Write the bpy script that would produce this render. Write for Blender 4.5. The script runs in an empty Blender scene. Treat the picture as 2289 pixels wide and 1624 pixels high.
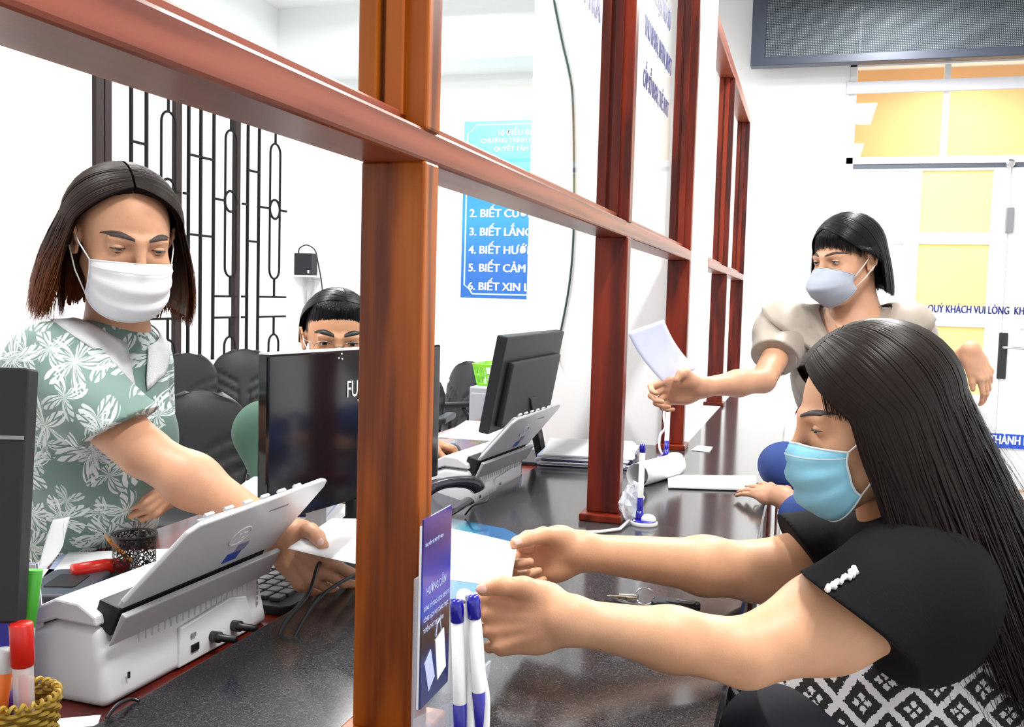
import bpy, bmesh, math, random
import numpy as np
from mathutils import Vector, Matrix, Euler, noise as mnoise
SC = bpy.context.scene
COL = SC.collection
# ------------------------------------------------------------------ camera
F = 2177.; CX, CY = 1144.5, 812.; ZC = 1.25
def _basis():
    y, pi, r = np.radians([16.94, 3.88, 1.566])
    fw = np.array([-np.sin(y)*np.cos(pi), np.cos(y)*np.cos(pi), -np.sin(pi)])
    rt = np.array([np.cos(y), np.sin(y), 0]); up = np.cross(rt, fw)
    return rt*np.cos(r)+up*np.sin(r), -rt*np.sin(r)+up*np.cos(r), fw
RT, UP, FW = _basis(); C0 = np.array([0, 0, ZC])
def _ray(x, y): return FW+RT*(x-CX)/F-UP*(y-CY)/F
def Pz(x, y, z): r = _ray(x, y); return C0+r*(z-ZC)/r[2]
def Px(x, y, X): r = _ray(x, y); return C0+r*X/r[0]
def Py(x, y, Y): r = _ray(x, y); return C0+r*Y/r[1]
def P(x, y, d): return C0+_ray(x, y)*d
cam = bpy.data.cameras.new('camera'); camo = bpy.data.objects.new('camera', cam); COL.objects.link(camo)
cam.sensor_width = 36; cam.sensor_fit = 'HORIZONTAL'; cam.lens = F/2289*36; cam.clip_start = .02
m = Matrix.Identity(4)
for i in range(3):
    m[i][0] = RT[i]; m[i][1] = UP[i]; m[i][2] = -FW[i]; m[i][3] = C0[i]
camo.matrix_world = m
SC.camera = camo
# ------------------------------------------------------------------ world, exposure
W = bpy.data.worlds.new('world'); SC.world = W; W.use_nodes = True
W.node_tree.nodes['Background'].inputs[0].default_value = (.93, .97, 1, 1)
W.node_tree.nodes['Background'].inputs[1].default_value = 1.5
SC.view_settings.view_transform = 'Standard'; SC.view_settings.look = 'None'
SC.view_settings.exposure = .28; SC.view_settings.gamma = 1; SC.view_settings.use_curve_mapping = False
SC.cycles.max_bounces = 8; SC.cycles.transparent_max_bounces = 12
def area(name, loc, sx, sy, power, rot=(0, 0, 0), color=(1, .98, .95)):
    l = bpy.data.lights.new(name, 'AREA'); l.shape = 'RECTANGLE'; l.size = sx; l.size_y = sy; l.energy = power; l.color = color
    o = bpy.data.objects.new(name, l); o.location = loc; o.rotation_euler = rot; COL.objects.link(o); return o
CEIL = 3.45
LAMPS = [(.45, 1.0), (.45, 3.6), (.45, 6.1), (-2.2, 1.4), (-2.3, 3.6), (-2.6, 5.9)]
for lx, ly in LAMPS:
    area('ceiling_light_glow', (lx, ly, CEIL-.13), .2, 1.2, 72)
# ------------------------------------------------------------------ helpers
def V(a): return Vector([float(q) for q in a])
def link(o): COL.objects.link(o); return o
def wpos(o):
    p = Vector((0, 0, 0))
    while o is not None: p = p+o.location; o = o.parent
    return p
def thing(name, label, cat, loc=(0, 0, 0), group=None, rotz=0):
    o = bpy.data.objects.new(name, None); o.empty_display_size = .05; link(o)
    o.location = V(loc); o.rotation_euler = (0, 0, rotz)
    return tag(o, label, cat, group)
def tag(o, label=None, cat=None, group=None, kind=None):
    if label: o['label'] = label
    if cat: o['category'] = cat
    if group: o['group'] = group
    if kind: o['kind'] = kind
    return o
class MB:
    def __init__(s): s.v = []; s.f = []; s.uv = None
    def add(s, vs, fs):
        n = len(s.v); s.v += [tuple(float(c) for c in q) for q in vs]; s.f += [tuple(i+n for i in f) for f in fs]; return s
    def box(s, lo, hi):
        x0, y0, z0 = lo; x1, y1, z1 = hi
        return s.add([(x0,y0,z0),(x1,y0,z0),(x1,y1,z0),(x0,y1,z0),(x0,y0,z1),(x1,y0,z1),(x1,y1,z1),(x0,y1,z1)],
                     [(0,3,2,1),(4,5,6,7),(0,1,5,4),(1,2,6,5),(2,3,7,6),(3,0,4,7)])
    def obox(s, c, ax, ay, az):
        c, ax, ay, az = [np.array(q, float) for q in (c, ax, ay, az)]
        if np.dot(np.cross(ax, ay), az) < 0: ax = -ax
        q = [c+i*ax+j*ay+k*az for k in (-1, 1) for i, j in ((-1,-1),(1,-1),(1,1),(-1,1))]
        return s.add(q, [(0,3,2,1),(4,5,6,7),(0,1,5,4),(1,2,6,5),(2,3,7,6),(3,0,4,7)])
    def prism(s, pts, dvec):
        pts = [np.array(p, float) for p in pts]; d = np.array(dvec, float); n = len(pts)
        nn = sum(np.cross(pts[i]-pts[0], pts[(i+1) % n]-pts[0]) for i in range(n))
        if np.dot(nn, d) > 0: pts = pts[::-1]
        s.add(pts+[p+d for p in pts], [tuple(range(n)), tuple(range(2*n-1, n-1, -1))]+[(i, i+n, (i+1) % n+n, (i+1) % n) for i in range(n)])
        return s
    def tube(s, pts, r, n=10, cap=True, flat=1.0, up=None):
        pts = [np.array(p, float) for p in pts]; m_ = len(pts)
        rs = [r]*m_ if np.isscalar(r) else list(r)
        t0 = pts[1]-pts[0]; t0 /= np.linalg.norm(t0)
        u = np.array(up, float) if up is not None else (np.array([0, 0, 1.]) if abs(t0[2]) < .9 else np.array([1., 0, 0]))
        vs = []
        for i in range(m_):
            t = pts[min(i+1, m_-1)]-pts[max(i-1, 0)]; t = t/(np.linalg.norm(t)+1e-12)
            u = u-t*np.dot(u, t); u = u/(np.linalg.norm(u)+1e-12); w = np.cross(t, u)
            for k in range(n):
                a = 2*math.pi*k/n; vs.append(pts[i]+rs[i]*(math.cos(a)*w+math.sin(a)*u*flat))
        fs = [(i*n+k, i*n+(k+1) % n, (i+1)*n+(k+1) % n, (i+1)*n+k) for i in range(m_-1) for k in range(n)]
        if cap: fs += [tuple(range(n-1, -1, -1)), tuple((m_-1)*n+k for k in range(n))]
        return s.add(vs, fs)
    def lathe(s, base, axis, prof, n=24):
        a = np.array(axis, float); a /= np.linalg.norm(a); b = np.array(base, float)
        return s.tube([b+a*h for r, h in prof], [max(r, 1e-5) for r, h in prof], n)
    def ell(s, c, r, R=None, nu=20, nv=12):
        R = np.eye(3) if R is None else np.array(R); c = np.array(c, float); vs = []
        for j in range(nv+1):
            th = math.pi*j/nv
            for i in range(nu):
                ph = 2*math.pi*i/nu
                vs.append(c+R@(np.array([math.sin(th)*math.cos(ph), math.sin(th)*math.sin(ph), math.cos(th)])*np.array(r)))
        fs = [(j*nu+i, (j+1)*nu+i, (j+1)*nu+(i+1) % nu, j*nu+(i+1) % nu) for j in range(nv) for i in range(nu)]
        return s.add(vs, fs)
    def grid(s, rows, closed=False):
        nr = len(rows); nc = len(rows[0]); vs = [p for r in rows for p in r]
        fs = [(i*nc+j, i*nc+(j+1) % nc, (i+1)*nc+(j+1) % nc, (i+1)*nc+j) for i in range(nr-1) for j in range(nc if closed else nc-1)]
        return s.add(vs, fs)
    def build(s, name, mat, parent=None, smooth=False, bevel=0, solid=0, local=False, uv=None, seg=2, subd=0):
        me = bpy.data.meshes.new(name)
        off = np.array(wpos(parent)) if (parent is not None and not local) else np.zeros(3)
        vs = np.array(s.v, float)-off if len(s.v) else []
        me.from_pydata([tuple(q) for q in vs], [], s.f); me.update()
        o = link(bpy.data.objects.new(name, me)); me.materials.append(mat)
        if parent is not None: o.parent = parent
        if uv is not None:
            l = me.uv_layers.new(name='UVMap'); idx = np.zeros(len(me.loops), int); me.loops.foreach_get('vertex_index', idx)
            l.data.foreach_set('uv', np.array(uv, float)[idx].ravel())
        if smooth: me.shade_smooth()
        if solid:
            q = o.modifiers.new('t', 'SOLIDIFY'); q.thickness = solid; q.offset = 0
        if bevel:
            q = o.modifiers.new('b', 'BEVEL'); q.width = bevel; q.segments = seg; q.limit_method = 'ANGLE'; q.angle_limit = .6; q.harden_normals = False
            me.shade_smooth() if smooth else None
        if subd:
            q = o.modifiers.new('s', 'SUBSURF'); q.levels = subd; q.render_levels = subd
        return o
def copy_tree(o, parent=None, **kw):
    c = o.copy(); COL.objects.link(c)
    if parent is not None: c.parent = parent
    for ch in list(o.children): copy_tree(ch, c)
    return c
def rounded(w, h, r, n=6, c=(0, 0)):
    pts = []
    for cx, cy, a0 in ((w/2-r, h/2-r, 0), (-w/2+r, h/2-r, 90), (-w/2+r, -h/2+r, 180), (w/2-r, -h/2+r, 270)):
        for i in range(n+1):
            a = math.radians(a0+90*i/n); pts.append((c[0]+cx+r*math.cos(a), c[1]+cy+r*math.sin(a)))
    return pts
FONT = {}
def text_mesh(txt, size, o, ax, ay, name, mat, parent=None, depth=.0008, align='LEFT', bold=0.0, sx=1.0):
    """real extruded lettering: origin o, reading axis ax, up axis ay"""
    cu = bpy.data.curves.new(name, 'FONT'); cu.body = txt; cu.size = size; cu.extrude = depth/2; cu.align_x = align
    cu.resolution_u = 3
    tmp = link(bpy.data.objects.new('tmp', cu))
    dg = bpy.context.evaluated_depsgraph_get(); me = bpy.data.meshes.new_from_object(tmp.evaluated_get(dg))
    bpy.data.objects.remove(tmp); bpy.data.curves.remove(cu)
    ax = np.array(ax, float); ax /= np.linalg.norm(ax); ay = np.array(ay, float); ay -= ax*np.dot(ax, ay); ay /= np.linalg.norm(ay); az = np.cross(ax, ay)
    off = np.array(wpos(parent)) if parent is not None else np.zeros(3)
    if bold:
        bm = bmesh.new(); bm.from_mesh(me); g0 = list(bm.verts)+list(bm.edges)+list(bm.faces)
        for k in (-1, 1):
            r = bmesh.ops.duplicate(bm, geom=g0); vs = [q for q in r['geom'] if isinstance(q, bmesh.types.BMVert)]; bmesh.ops.translate(bm, verts=vs, vec=(k*bold, k*bold*.3, k*depth*.08))
        bm.to_mesh(me); bm.free()
    co = np.zeros(len(me.vertices)*3); me.vertices.foreach_get('co', co); co = co.reshape(-1, 3)
    w = np.array(o, float)-off+co[:, :1]*sx*ax+co[:, 1:2]*ay+(co[:, 2:3]+depth/2)*az
    me.vertices.foreach_set('co', w.ravel()); me.update(); me.name = name
    me.materials.clear(); me.materials.append(mat)
    ob = link(bpy.data.objects.new(name, me))
    if parent is not None: ob.parent = parent
    return ob
# ------------------------------------------------------------------ materials
def srgb(r, g, b):
    f = lambda c: (c/255/12.92) if c/255 <= .04045 else ((c/255+.055)/1.055)**2.4
    return (f(r), f(g), f(b), 1)
def M(name, col, rough=.5, metal=0, spec=.5, coat=0, trans=0, alpha=1, emit=0, sss=0, bump=0, bscale=40, var=0, vscale=6, sheen=0):
    m = bpy.data.materials.new(name); m.use_nodes = True; nt = m.node_tree; b = nt.nodes['Principled BSDF']
    c = tuple(col)+((1,) if len(col) == 3 else ())
    b.inputs['Base Color'].default_value = c; b.inputs['Roughness'].default_value = rough; b.inputs['Metallic'].default_value = metal
    b.inputs['Specular IOR Level'].default_value = spec; b.inputs['Coat Weight'].default_value = coat; b.inputs['Coat Roughness'].default_value = .08
    b.inputs['Transmission Weight'].default_value = trans; b.inputs['Alpha'].default_value = alpha
    if sheen: b.inputs['Sheen Weight'].default_value = sheen
    if sss:
        b.inputs['Subsurface Weight'].default_value = sss; b.inputs['Subsurface Radius'].default_value = (.01, .004, .002); b.inputs['Subsurface Scale'].default_value = 1
    if emit:
        b.inputs['Emission Color'].default_value = c; b.inputs['Emission Strength'].default_value = emit
    if var or bump:
        tc = nt.nodes.new('ShaderNodeTexCoord')
    if var:
        n = nt.nodes.new('ShaderNodeTexNoise'); n.inputs['Scale'].default_value = vscale; n.inputs['Detail'].default_value = 5
        nt.links.new(tc.outputs['Object'], n.inputs['Vector'])
        r = nt.nodes.new('ShaderNodeMapRange'); r.inputs[1].default_value = .3; r.inputs[2].default_value = .7; r.inputs[3].default_value = 1-var; r.inputs[4].default_value = 1+var
        x = nt.nodes.new('ShaderNodeMix'); x.data_type = 'RGBA'; x.blend_type = 'MULTIPLY'; x.inputs[0].default_value = 1; x.inputs[6].default_value = c
        nt.links.new(n.outputs['Fac'], r.inputs[0]); nt.links.new(r.outputs[0], x.inputs[7]); nt.links.new(x.outputs[2], b.inputs['Base Color'])
    if bump:
        n2 = nt.nodes.new('ShaderNodeTexNoise'); n2.inputs['Scale'].default_value = bscale; n2.inputs['Detail'].default_value = 4
        nt.links.new(tc.outputs['Object'], n2.inputs['Vector'])
        bp = nt.nodes.new('ShaderNodeBump'); bp.inputs['Strength'].default_value = bump; bp.inputs['Distance'].default_value = .002
        nt.links.new(n2.outputs['Fac'], bp.inputs['Height']); nt.links.new(bp.outputs[0], b.inputs['Normal'])
    return m
class NT:
    """small node helper"""
    def __init__(s, m): s.m = m; s.t = m.node_tree; s.b = s.t.nodes['Principled BSDF']
    def n(s, typ, **kw):
        q = s.t.nodes.new('ShaderNode'+typ)
        for k, v in kw.items(): setattr(q, k, v)
        return q
    def l(s, a, b): s.t.links.new(a, b)
    def math(s, op, a, b=None, c=None):
        q = s.n('Math', operation=op)
        for i, v in enumerate((a, b, c)):
            if v is None: continue
            if isinstance(v, (int, float)): q.inputs[i].default_value = v
            else: s.l(v, q.inputs[i])
        return q.outputs[0]
    def mix(s, f, a, b):
        q = s.n('Mix', data_type='RGBA')
        for i, v in ((0, f), (6, a), (7, b)):
            if isinstance(v, (int, float)): q.inputs[i].default_value = v
            elif isinstance(v, tuple): q.inputs[i].default_value = v
            else: s.l(v, q.inputs[i])
        return q.outputs[2]
    def ramp(s, f, stops):
        q = s.n('ValToRGB'); e = q.color_ramp.elements
        while len(e) < len(stops): e.new(.5)
        for k, (p, c) in enumerate(stops): e[k].position = p; e[k].color = c
        s.l(f, q.inputs[0]); return q.outputs[0]
def wood(name, axis, c1, c2, c3, rough=.36, coat=.06):
    m = M(name, c1, rough, coat=coat, spec=.3); t = NT(m)
    tc = t.n('TexCoord'); mp = t.n('Mapping'); sc = [14, 14, 14]; sc[axis] = 1.6; mp.inputs['Scale'].default_value = sc
    t.l(tc.outputs['Object'], mp.inputs['Vector'])
    n1 = t.n('TexNoise'); n1.inputs['Scale'].default_value = 1.0; n1.inputs['Detail'].default_value = 3; n1.inputs['Distortion'].default_value = .6; t.l(mp.outputs[0], n1.inputs['Vector'])
    w = t.n('TexWave', wave_type='RINGS', rings_direction='XYZ'[axis]); w.inputs['Scale'].default_value = .8; w.inputs['Distortion'].default_value = 7; w.inputs['Detail'].default_value = 3; w.inputs['Detail Scale'].default_value = 1.2
    t.l(mp.outputs[0], w.inputs['Vector'])
    mp2 = t.n('Mapping'); sc2 = [220, 220, 220]; sc2[axis] = 6; mp2.inputs['Scale'].default_value = sc2; t.l(tc.outputs['Object'], mp2.inputs['Vector'])
    n2 = t.n('TexNoise'); n2.inputs['Scale'].default_value = 1; n2.inputs['Detail'].default_value = 2; t.l(mp2.outputs[0], n2.inputs['Vector'])
    f = t.math('ADD', t.math('MULTIPLY', n1.outputs['Fac'], .62), t.math('MULTIPLY', w.outputs['Fac'], .42))
    f = t.math('ADD', f, t.math('MULTIPLY', t.math('SUBTRACT', n2.outputs['Fac'], .5), .22))
    t.l(t.ramp(f, [(.25, c3), (.5, c1), (.75, c2)]), t.b.inputs['Base Color'])
    return m
mWhite = M('white_paint', (.86, .87, .88), .6, bump=.08, bscale=90)
mCeil = M('ceiling_paint', (.85, .86, .87), .7)
mFloor = M('floor_tile', (.55, .53, .5), .25, var=.05)
WA, WB, WC_ = srgb(148, 70, 4), srgb(166, 86, 10), srgb(88, 34, 2)
mWoodV = wood('brown_wood_vertical', 2, WA, WB, WC_)
mWoodY = wood('brown_wood_rail', 1, srgb(128, 60, 40), srgb(140, 70, 48), srgb(96, 40, 26), rough=.34)
mWoodDk = wood('red_wood_desk', 1, srgb(82, 18, 10), srgb(100, 26, 14), srgb(52, 10, 6), rough=.25, coat=.2)
mWoodPost = wood('red_brown_wood', 2, srgb(96, 22, 4), srgb(122, 36, 6), srgb(48, 5, 1))
mBlack = M('black_plastic', (.012, .012, .014), .35)
mBlackG = M('gloss_black_plastic', (.006, .006, .008), .12, coat=.3)
mGrey = M('dark_grey_plastic', (.016, .017, .02), .45, spec=.3)
mGreyM = M('mid_grey_plastic', (.25, .26, .28), .5)
mIron = M('black_iron', (.004, .004, .004), .6, spec=.15)
mMullion = M('brown_iron_frame', srgb(44, 32, 32), .5, spec=.2)
mSteel = M('brushed_steel', (.6, .6, .62), .25, metal=1)
mPlasticW = M('white_plastic', (.74, .75, .78), .35)
mPaper = M('white_paper', (.85, .86, .88), .8)
mPaperC = M('cream_paper', (.8, .8, .76), .8)
mBlueInk = M('blue_ink', srgb(16, 26, 104), .4)
mBlueP = M('blue_pen_plastic', srgb(20, 14, 150), .25, coat=.4)
mWhiteP = M('white_pen_plastic', (.85, .85, .86), .25, coat=.3)
mRed = M('red_plastic', srgb(205, 30, 20), .3)
mGlassP = M('pane_glass', (1, 1, 1), .02)
def _glass():
    t = NT(mGlassP); out = t.t.nodes['Material Output']; tr = t.n('BsdfTransparent'); tr.inputs[0].default_value = (.97, .99, .985, 1)
    gl = t.n('BsdfGlossy'); gl.inputs['Roughness'].default_value = .02; lw = t.n('LayerWeight'); lw.inputs[0].default_value = .5; fr_o = t.math('ADD', t.math('MULTIPLY', t.math('POWER', lw.outputs['Facing'], 5), .22), .008)
    mx = t.n('MixShader'); t.l(fr_o, mx.inputs[0]); t.l(tr.outputs[0], mx.inputs[1]); t.l(gl.outputs[0], mx.inputs[2]); t.l(mx.outputs[0], out.inputs[0])
_glass()
def clear(name, col, fac):
    m = M(name, col, .08); t = NT(m); out = t.t.nodes['Material Output']; tr = t.n('BsdfTransparent'); mx = t.n('MixShader'); mx.inputs[0].default_value = fac
    t.l(tr.outputs[0], mx.inputs[1]); t.l(t.b.outputs[0], mx.inputs[2]); t.l(mx.outputs[0], out.inputs[0]); return m
mAcrylic = clear('clear_acrylic', (.75, .8, .88), .22)
mGranite = M('dark_granite', (.03, .03, .032), .13, spec=.5)
def _granite():
    t = NT(mGranite); tc = t.n('TexCoord'); n = t.n('TexNoise'); n.inputs['Scale'].default_value = 520; n.inputs['Detail'].default_value = 8; n.inputs['Roughness'].default_value = .7; t.l(tc.outputs['Object'], n.inputs['Vector'])
    v = t.n('TexVoronoi'); v.inputs['Scale'].default_value = 210; t.l(tc.outputs['Object'], v.inputs['Vector'])
    f = t.math('ADD', t.math('MULTIPLY', n.outputs['Fac'], .9), t.math('MULTIPLY', v.outputs['Distance'], .12))
    t.l(t.ramp(f, [(.38, (.008, .008, .009, 1)), (.52, (.03, .03, .032, 1)), (.66, (.10, .10, .105, 1))]), t.b.inputs['Base Color'])
_granite()
# ================================================================== the setting
def struct(o): o['kind'] = 'structure'; return o
XL, YB = -4.1, 7.4
struct(MB().box((XL-.2, -2, -.1), (3.2, YB+2.6, 0)).build('floor', mFloor))
struct(MB().box((XL-.2, -2, CEIL), (3.2, YB+2.6, CEIL+.1)).build('ceiling', mCeil))
wy0, wy1, wz0, wz1 = 4.8, 7.12, .745, 2.75
wl = MB(); wl.box((XL-.15, -2, 0), (XL, wy0, CEIL)); wl.box((XL-.15, wy1, 0), (XL, YB, CEIL)); wl.box((XL-.15, wy0, 0), (XL, wy1, wz0)); wl.box((XL-.15, wy0, wz1), (XL, wy1, CEIL))
struct(wl.build('wall_left', mWhite))
# the shallow pier on the near part of the left wall
struct(MB().box((XL, -2, 0), (XL+.12, 3.75, CEIL)).build('trim_1', mWhite))
dx0, dx1, dz1, tz1 = .19, 2.35, 2.26, 2.98
wb = MB(); wb.box((XL-.15, YB, 0), (dx0, YB+.16, CEIL)); wb.box((dx0, YB, tz1), (dx1, YB+.16, CEIL)); wb.box((dx1, YB, 0), (3.2, YB+.16, CEIL))
struct(wb.build('wall_back', mWhite))
struct(MB().box((XL-.2, -2.15, 0), (3.35, -2, CEIL)).build('wall_front', mWhite))
wr = MB(); wr.box((3.2, -2, 0), (3.35, YB+.16, .9)); wr.box((3.2, -2, 2.5), (3.35, YB+.16, CEIL)); wr.box((3.2, 6.2, .9), (3.35, YB+.16, 2.5)); wr.box((3.2, -2, .9), (3.35, -1.2, 2.5))
for yy in (.6, 2.5, 4.3): wr.box((3.2, yy-.1, .9), (3.35, yy+.1, 2.5))
struct(wr.build('wall_right', mWhite))
PX0, PX1, PY0, PY1 = -.93, -.378, 3.2, 3.74
struct(MB().box((PX0, PY0, 0), (PX1, PY1, CEIL)).build('wall_middle', mWhite, bevel=.004))
struct(MB().box((XL, 6.9, 3.0), (-1.0, YB, CEIL)).build('trim_2', mCeil))      # ceiling beam along the back wall
# window in the left wall, with iron grille
win = thing('window_1', None, None, (XL-.06, wy0, wz0)); struct(win)
fr = MB()
fr.box((XL-.1, wy0, wz0), (XL-.02, wy1, wz0+.03)); fr.box((XL-.1, wy0, wz1-.04), (XL-.02, wy1, wz1))
fr.build('window_frame', mWhite, win)
MB().box((XL-.15, wy0-.02, wz0-.035), (XL+.05, wy1+.02, wz0)).build('window_sill', mWhite, win, bevel=.004)
GX = XL-.01
def gp(x, y): return Px(x, y, GX)
def vbar(mb, x, y0=None, y1=None, w=.009):
    a = gp(x, 500); yy = a[1]
    z0 = wz0 if y0 is None else gp(x, y0)[2]; z1 = wz1 if y1 is None else gp(x, y1)[2]
    mb.box((GX-w, yy-w, min(z0, z1)), (GX+w, yy+w, max(z0, z1)))
for x, w in ((228, .034), (247, .03), (403, .036), (535, .034)):
    b = MB(); yy = gp(x, 500)[1]; b.box((GX-.045, yy-w, wz0), (GX-.012, yy+w, wz1)); b.build('mullion', mMullion, win, bevel=.004)
def hbar(mb, xa, ya, xb, yb, w=.008):
    a, b_ = gp(xa, ya), gp(xb, yb); z = (a[2]+b_[2])/2; mb.box((GX-w, a[1], z-w), (GX+w, b_[1], z+w))
def loop(mb, xa, xb, zt, zb, closed=True):
    ya, yb = gp(xa, 500)[1], gp(xb, 500)[1]; r = (yb-ya)/2; yc = (ya+yb)/2; pts = []
    for i in range(13):
        a = math.pi*i/12; pts.append((GX, yc-r*math.cos(a), zt-r+r*math.sin(a)))
    if closed:
        for i in range(13):
            a = math.pi*i/12; pts.append((GX, yc+r*math.cos(a), zb+r-r*math.sin(a)))
        pts.append(pts[0])
    else: pts = [(GX, ya, zb)]+pts+[(GX, yb, zb)]
    mb.tube(pts, .009, 6)
    return yc, r
zl = lambda x, y: gp(x, y)[2]
secs = [((293, 327), (360, 391), (293, 316, 327, 322)), ((421, 448, 477), (503, 527), (421, 345, 477, 357)), ((553, 578), (603, 625), (553, 380, 578, 385))]
zring = zl(515, 450); ztop = zl(515, 291); zbot = zl(515, 618); zh1, zh2 = zl(515, 662), zl(515, 709); zarch = zl(515, 752)
ends = [(252, 398), (410, 528), (542, 640)]
for (bars, lp, hb), (ea, eb) in zip(secs, ends):
    g = MB()
    for x in bars: vbar(g, x)
    yc, r = loop(g, lp[0], lp[1], ztop, zbot)
    g.tube([(GX, yc+.075*math.cos(a), zring+.075*math.sin(a)) for a in np.linspace(0, 2*math.pi, 21)], .01, 6)
    g.box((GX-.007, yc-.007, ztop), (GX+.007, yc+.007, wz1)); g.box((GX-.007, yc-.007, zh1), (GX+.007, yc+.007, zbot)); g.box((GX-.007, yc-.007, zarch), (GX+.007, yc+.007, zh2))
    loop(g, lp[0], lp[1], zarch, wz0, closed=False)
    hbar(g, *hb)
    ya, yb = gp(ea, 500)[1], gp(eb, 500)[1]; yl = gp(bars[-1], 500)[1]; y0b = gp(bars[0], 500)[1]
    for z in (zh1, zh2): g.box((GX-.008, yl, z-.008), (GX+.008, yb, z+.008)); g.box((GX-.008, ya, z-.008), (GX+.008, y0b, z+.008))
    zz = zl(448, 526); g.box((GX-.008, y0b, zz-.008), (GX+.008, yl, zz+.008))
    g.box((GX-.008, yl, zring-.008), (GX+.008, yc-.07, zring+.008)); g.box((GX-.008, yc+.07, zring-.008), (GX+.008, yb, zring+.008)); g.box((GX-.008, ya, zring-.008), (GX+.008, y0b, zring+.008))
    g.build('window_grille', mIron, win)
# double door with glazed panels, transom above
mPaneY = M('yellow_lit_glass', srgb(240, 216, 140), .25, var=.06, vscale=1.5)
mDoorW = M('white_door_paint', (.86, .87, .89), .3)
door = thing('door_1', None, None, (dx0, YB, 0)); struct(door)
db = MB(); y0 = YB+.02; y1 = YB+.07
xm = Py(2262, 400, YB)[0]
tr = MB(); tr.box((dx0, YB+.01, dz1-.0), (dx1, YB+.1, dz1+.05)); tr.box((dx0, YB+.01, 0), (dx0+.05, YB+.1, tz1)); tr.box((dx1-.05, YB+.01, 0), (dx1, YB+.1, tz1)); tr.box((dx0, YB+.01, tz1-.04), (dx1, YB+.1, tz1))
tr.build('door_frame', mDoorW, door, bevel=.003)
MB().box((dx0, YB+.015, dz1-.03), (dx1, YB+.09, dz1-.004)).build('shadow_gap', M('door_gap_grey', srgb(70, 78, 92), .5), door)
for lx0, lx1 in ((dx0+.05, xm-.001), (xm+.001, dx1-.05)):
    lf = MB(); st = .11
    lf.box((lx0, y0, .02), (lx0+st, y1, dz1-.03)); lf.box((lx1-st, y0, .02), (lx1, y1, dz1-.03))
    zs = [.02, .74, Py(2100, 705, YB)[2]-.02, Py(2100, 680, YB)[2]+.02, 1.55, 1.66, dz1-.15, dz1-.03]
    rows = [(.02, .66), (1.13, 1.27), (Py(2100, 545, YB)[2], Py(2100, 528, YB)[2]+.03), (Py(2100, 380, YB)[2], dz1-.03)]
    for a, b_ in rows: lf.box((lx0+st, y0, a), (lx1-st, y1, b_))
    xmid = (lx0+lx1)/2-.1; [lf.box((xmid-.05, y0+.0, q0), (xmid+.05, y1, q1)) for q0, q1 in ((.66, 1.13), (1.27, rows[2][0]), (rows[2][1], rows[3][0]))]
    leaf = lf.build('door_leaf', mDoorW, door, bevel=.003)
    for (a, b_), (c, d) in zip(rows[:-1], rows[1:]):
        for xa, xb, mm in ((lx0+st, xmid-.05, mDoorW), (xmid+.05, lx1-st, mPaneY)):
            MB().box((xa, y0+.018, b_), (xb, y0+.026, c)).build('door_pane', mm, leaf)
h = Py(2241, 795, YB); hp = MB().box((h[0]-.028, YB-.004, h[2]-.16), (h[0]+.028, YB+.02, h[2]+.16)).build('handle_plate', mBlack, door, bevel=.005)
MB().tube([(h[0], YB-.0, h[2]+.06), (h[0], YB-.05, h[2]+.06), (h[0]+.02, YB-.06, h[2]+.06), (h[0]+.15, YB-.06, h[2]+.055)], .01, 10).build('door_handle', mSteel, hp, smooth=True)
rt_ = Py(2262, 365, YB); rb_ = Py(2255, 520, YB)
bo = MB().tube([(rt_[0]-.01, YB-.012, rt_[2]), (rb_[0], YB-.012, rb_[2]+.16)], .006, 8).build('bolt_rod', mSteel, door)
MB().box((rb_[0]-.025, YB-.02, rb_[2]), (rb_[0]+.025, YB+.02, rb_[2]+.17)).build('bolt_grip', M('bolt_metal', (.3, .3, .32), .35, metal=.9, bump=.4, bscale=60), bo, bevel=.004)
MB().lathe((rt_[0]-.01, YB-.0, rt_[2]), (0, -1, 0), [(.03, 0), (.028, .02), (.015, .03)], 14).build('bolt_bracket', mSteel, bo)
# blue lettering on the door
s1 = Py(2073, 697, YB); s1b = Py(2222, 697, YB); wtxt = s1b[0]-s1[0]
tA = text_mesh('QUÝ KHÁCH VUI LÒNG  KHÔNG HÚT THUỐC', .075, (s1[0], YB-.002, s1[2]), (1, 0, 0), (0, 0, 1), 'door_lettering', mBlueInk, door, bold=.003, sx=.64)
bnd = Py(2170, 965, YB); bnd2 = Py(2170, 996, YB)
bd = MB().box((Py(2120, 965, YB)[0]-.3, YB-.003, bnd2[2]), (dx1-.05, YB+.02, bnd[2])).build('door_name_band', M('blue_vinyl', srgb(20, 70, 180), .3), door)
text_mesh('UBND THÀNH PHỐ V', .085, (Py(2150, 990, YB)[0], YB-.004, bnd2[2]+.028), (1, 0, 0), (0, 0, 1), 'band_lettering', mPaper, bd, bold=.003, sx=.66)
struct(MB().box((dx0+.05, YB+.02, .0), (dx0+.051, YB+.03, .01)).build('trim_3', mDoorW))
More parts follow.
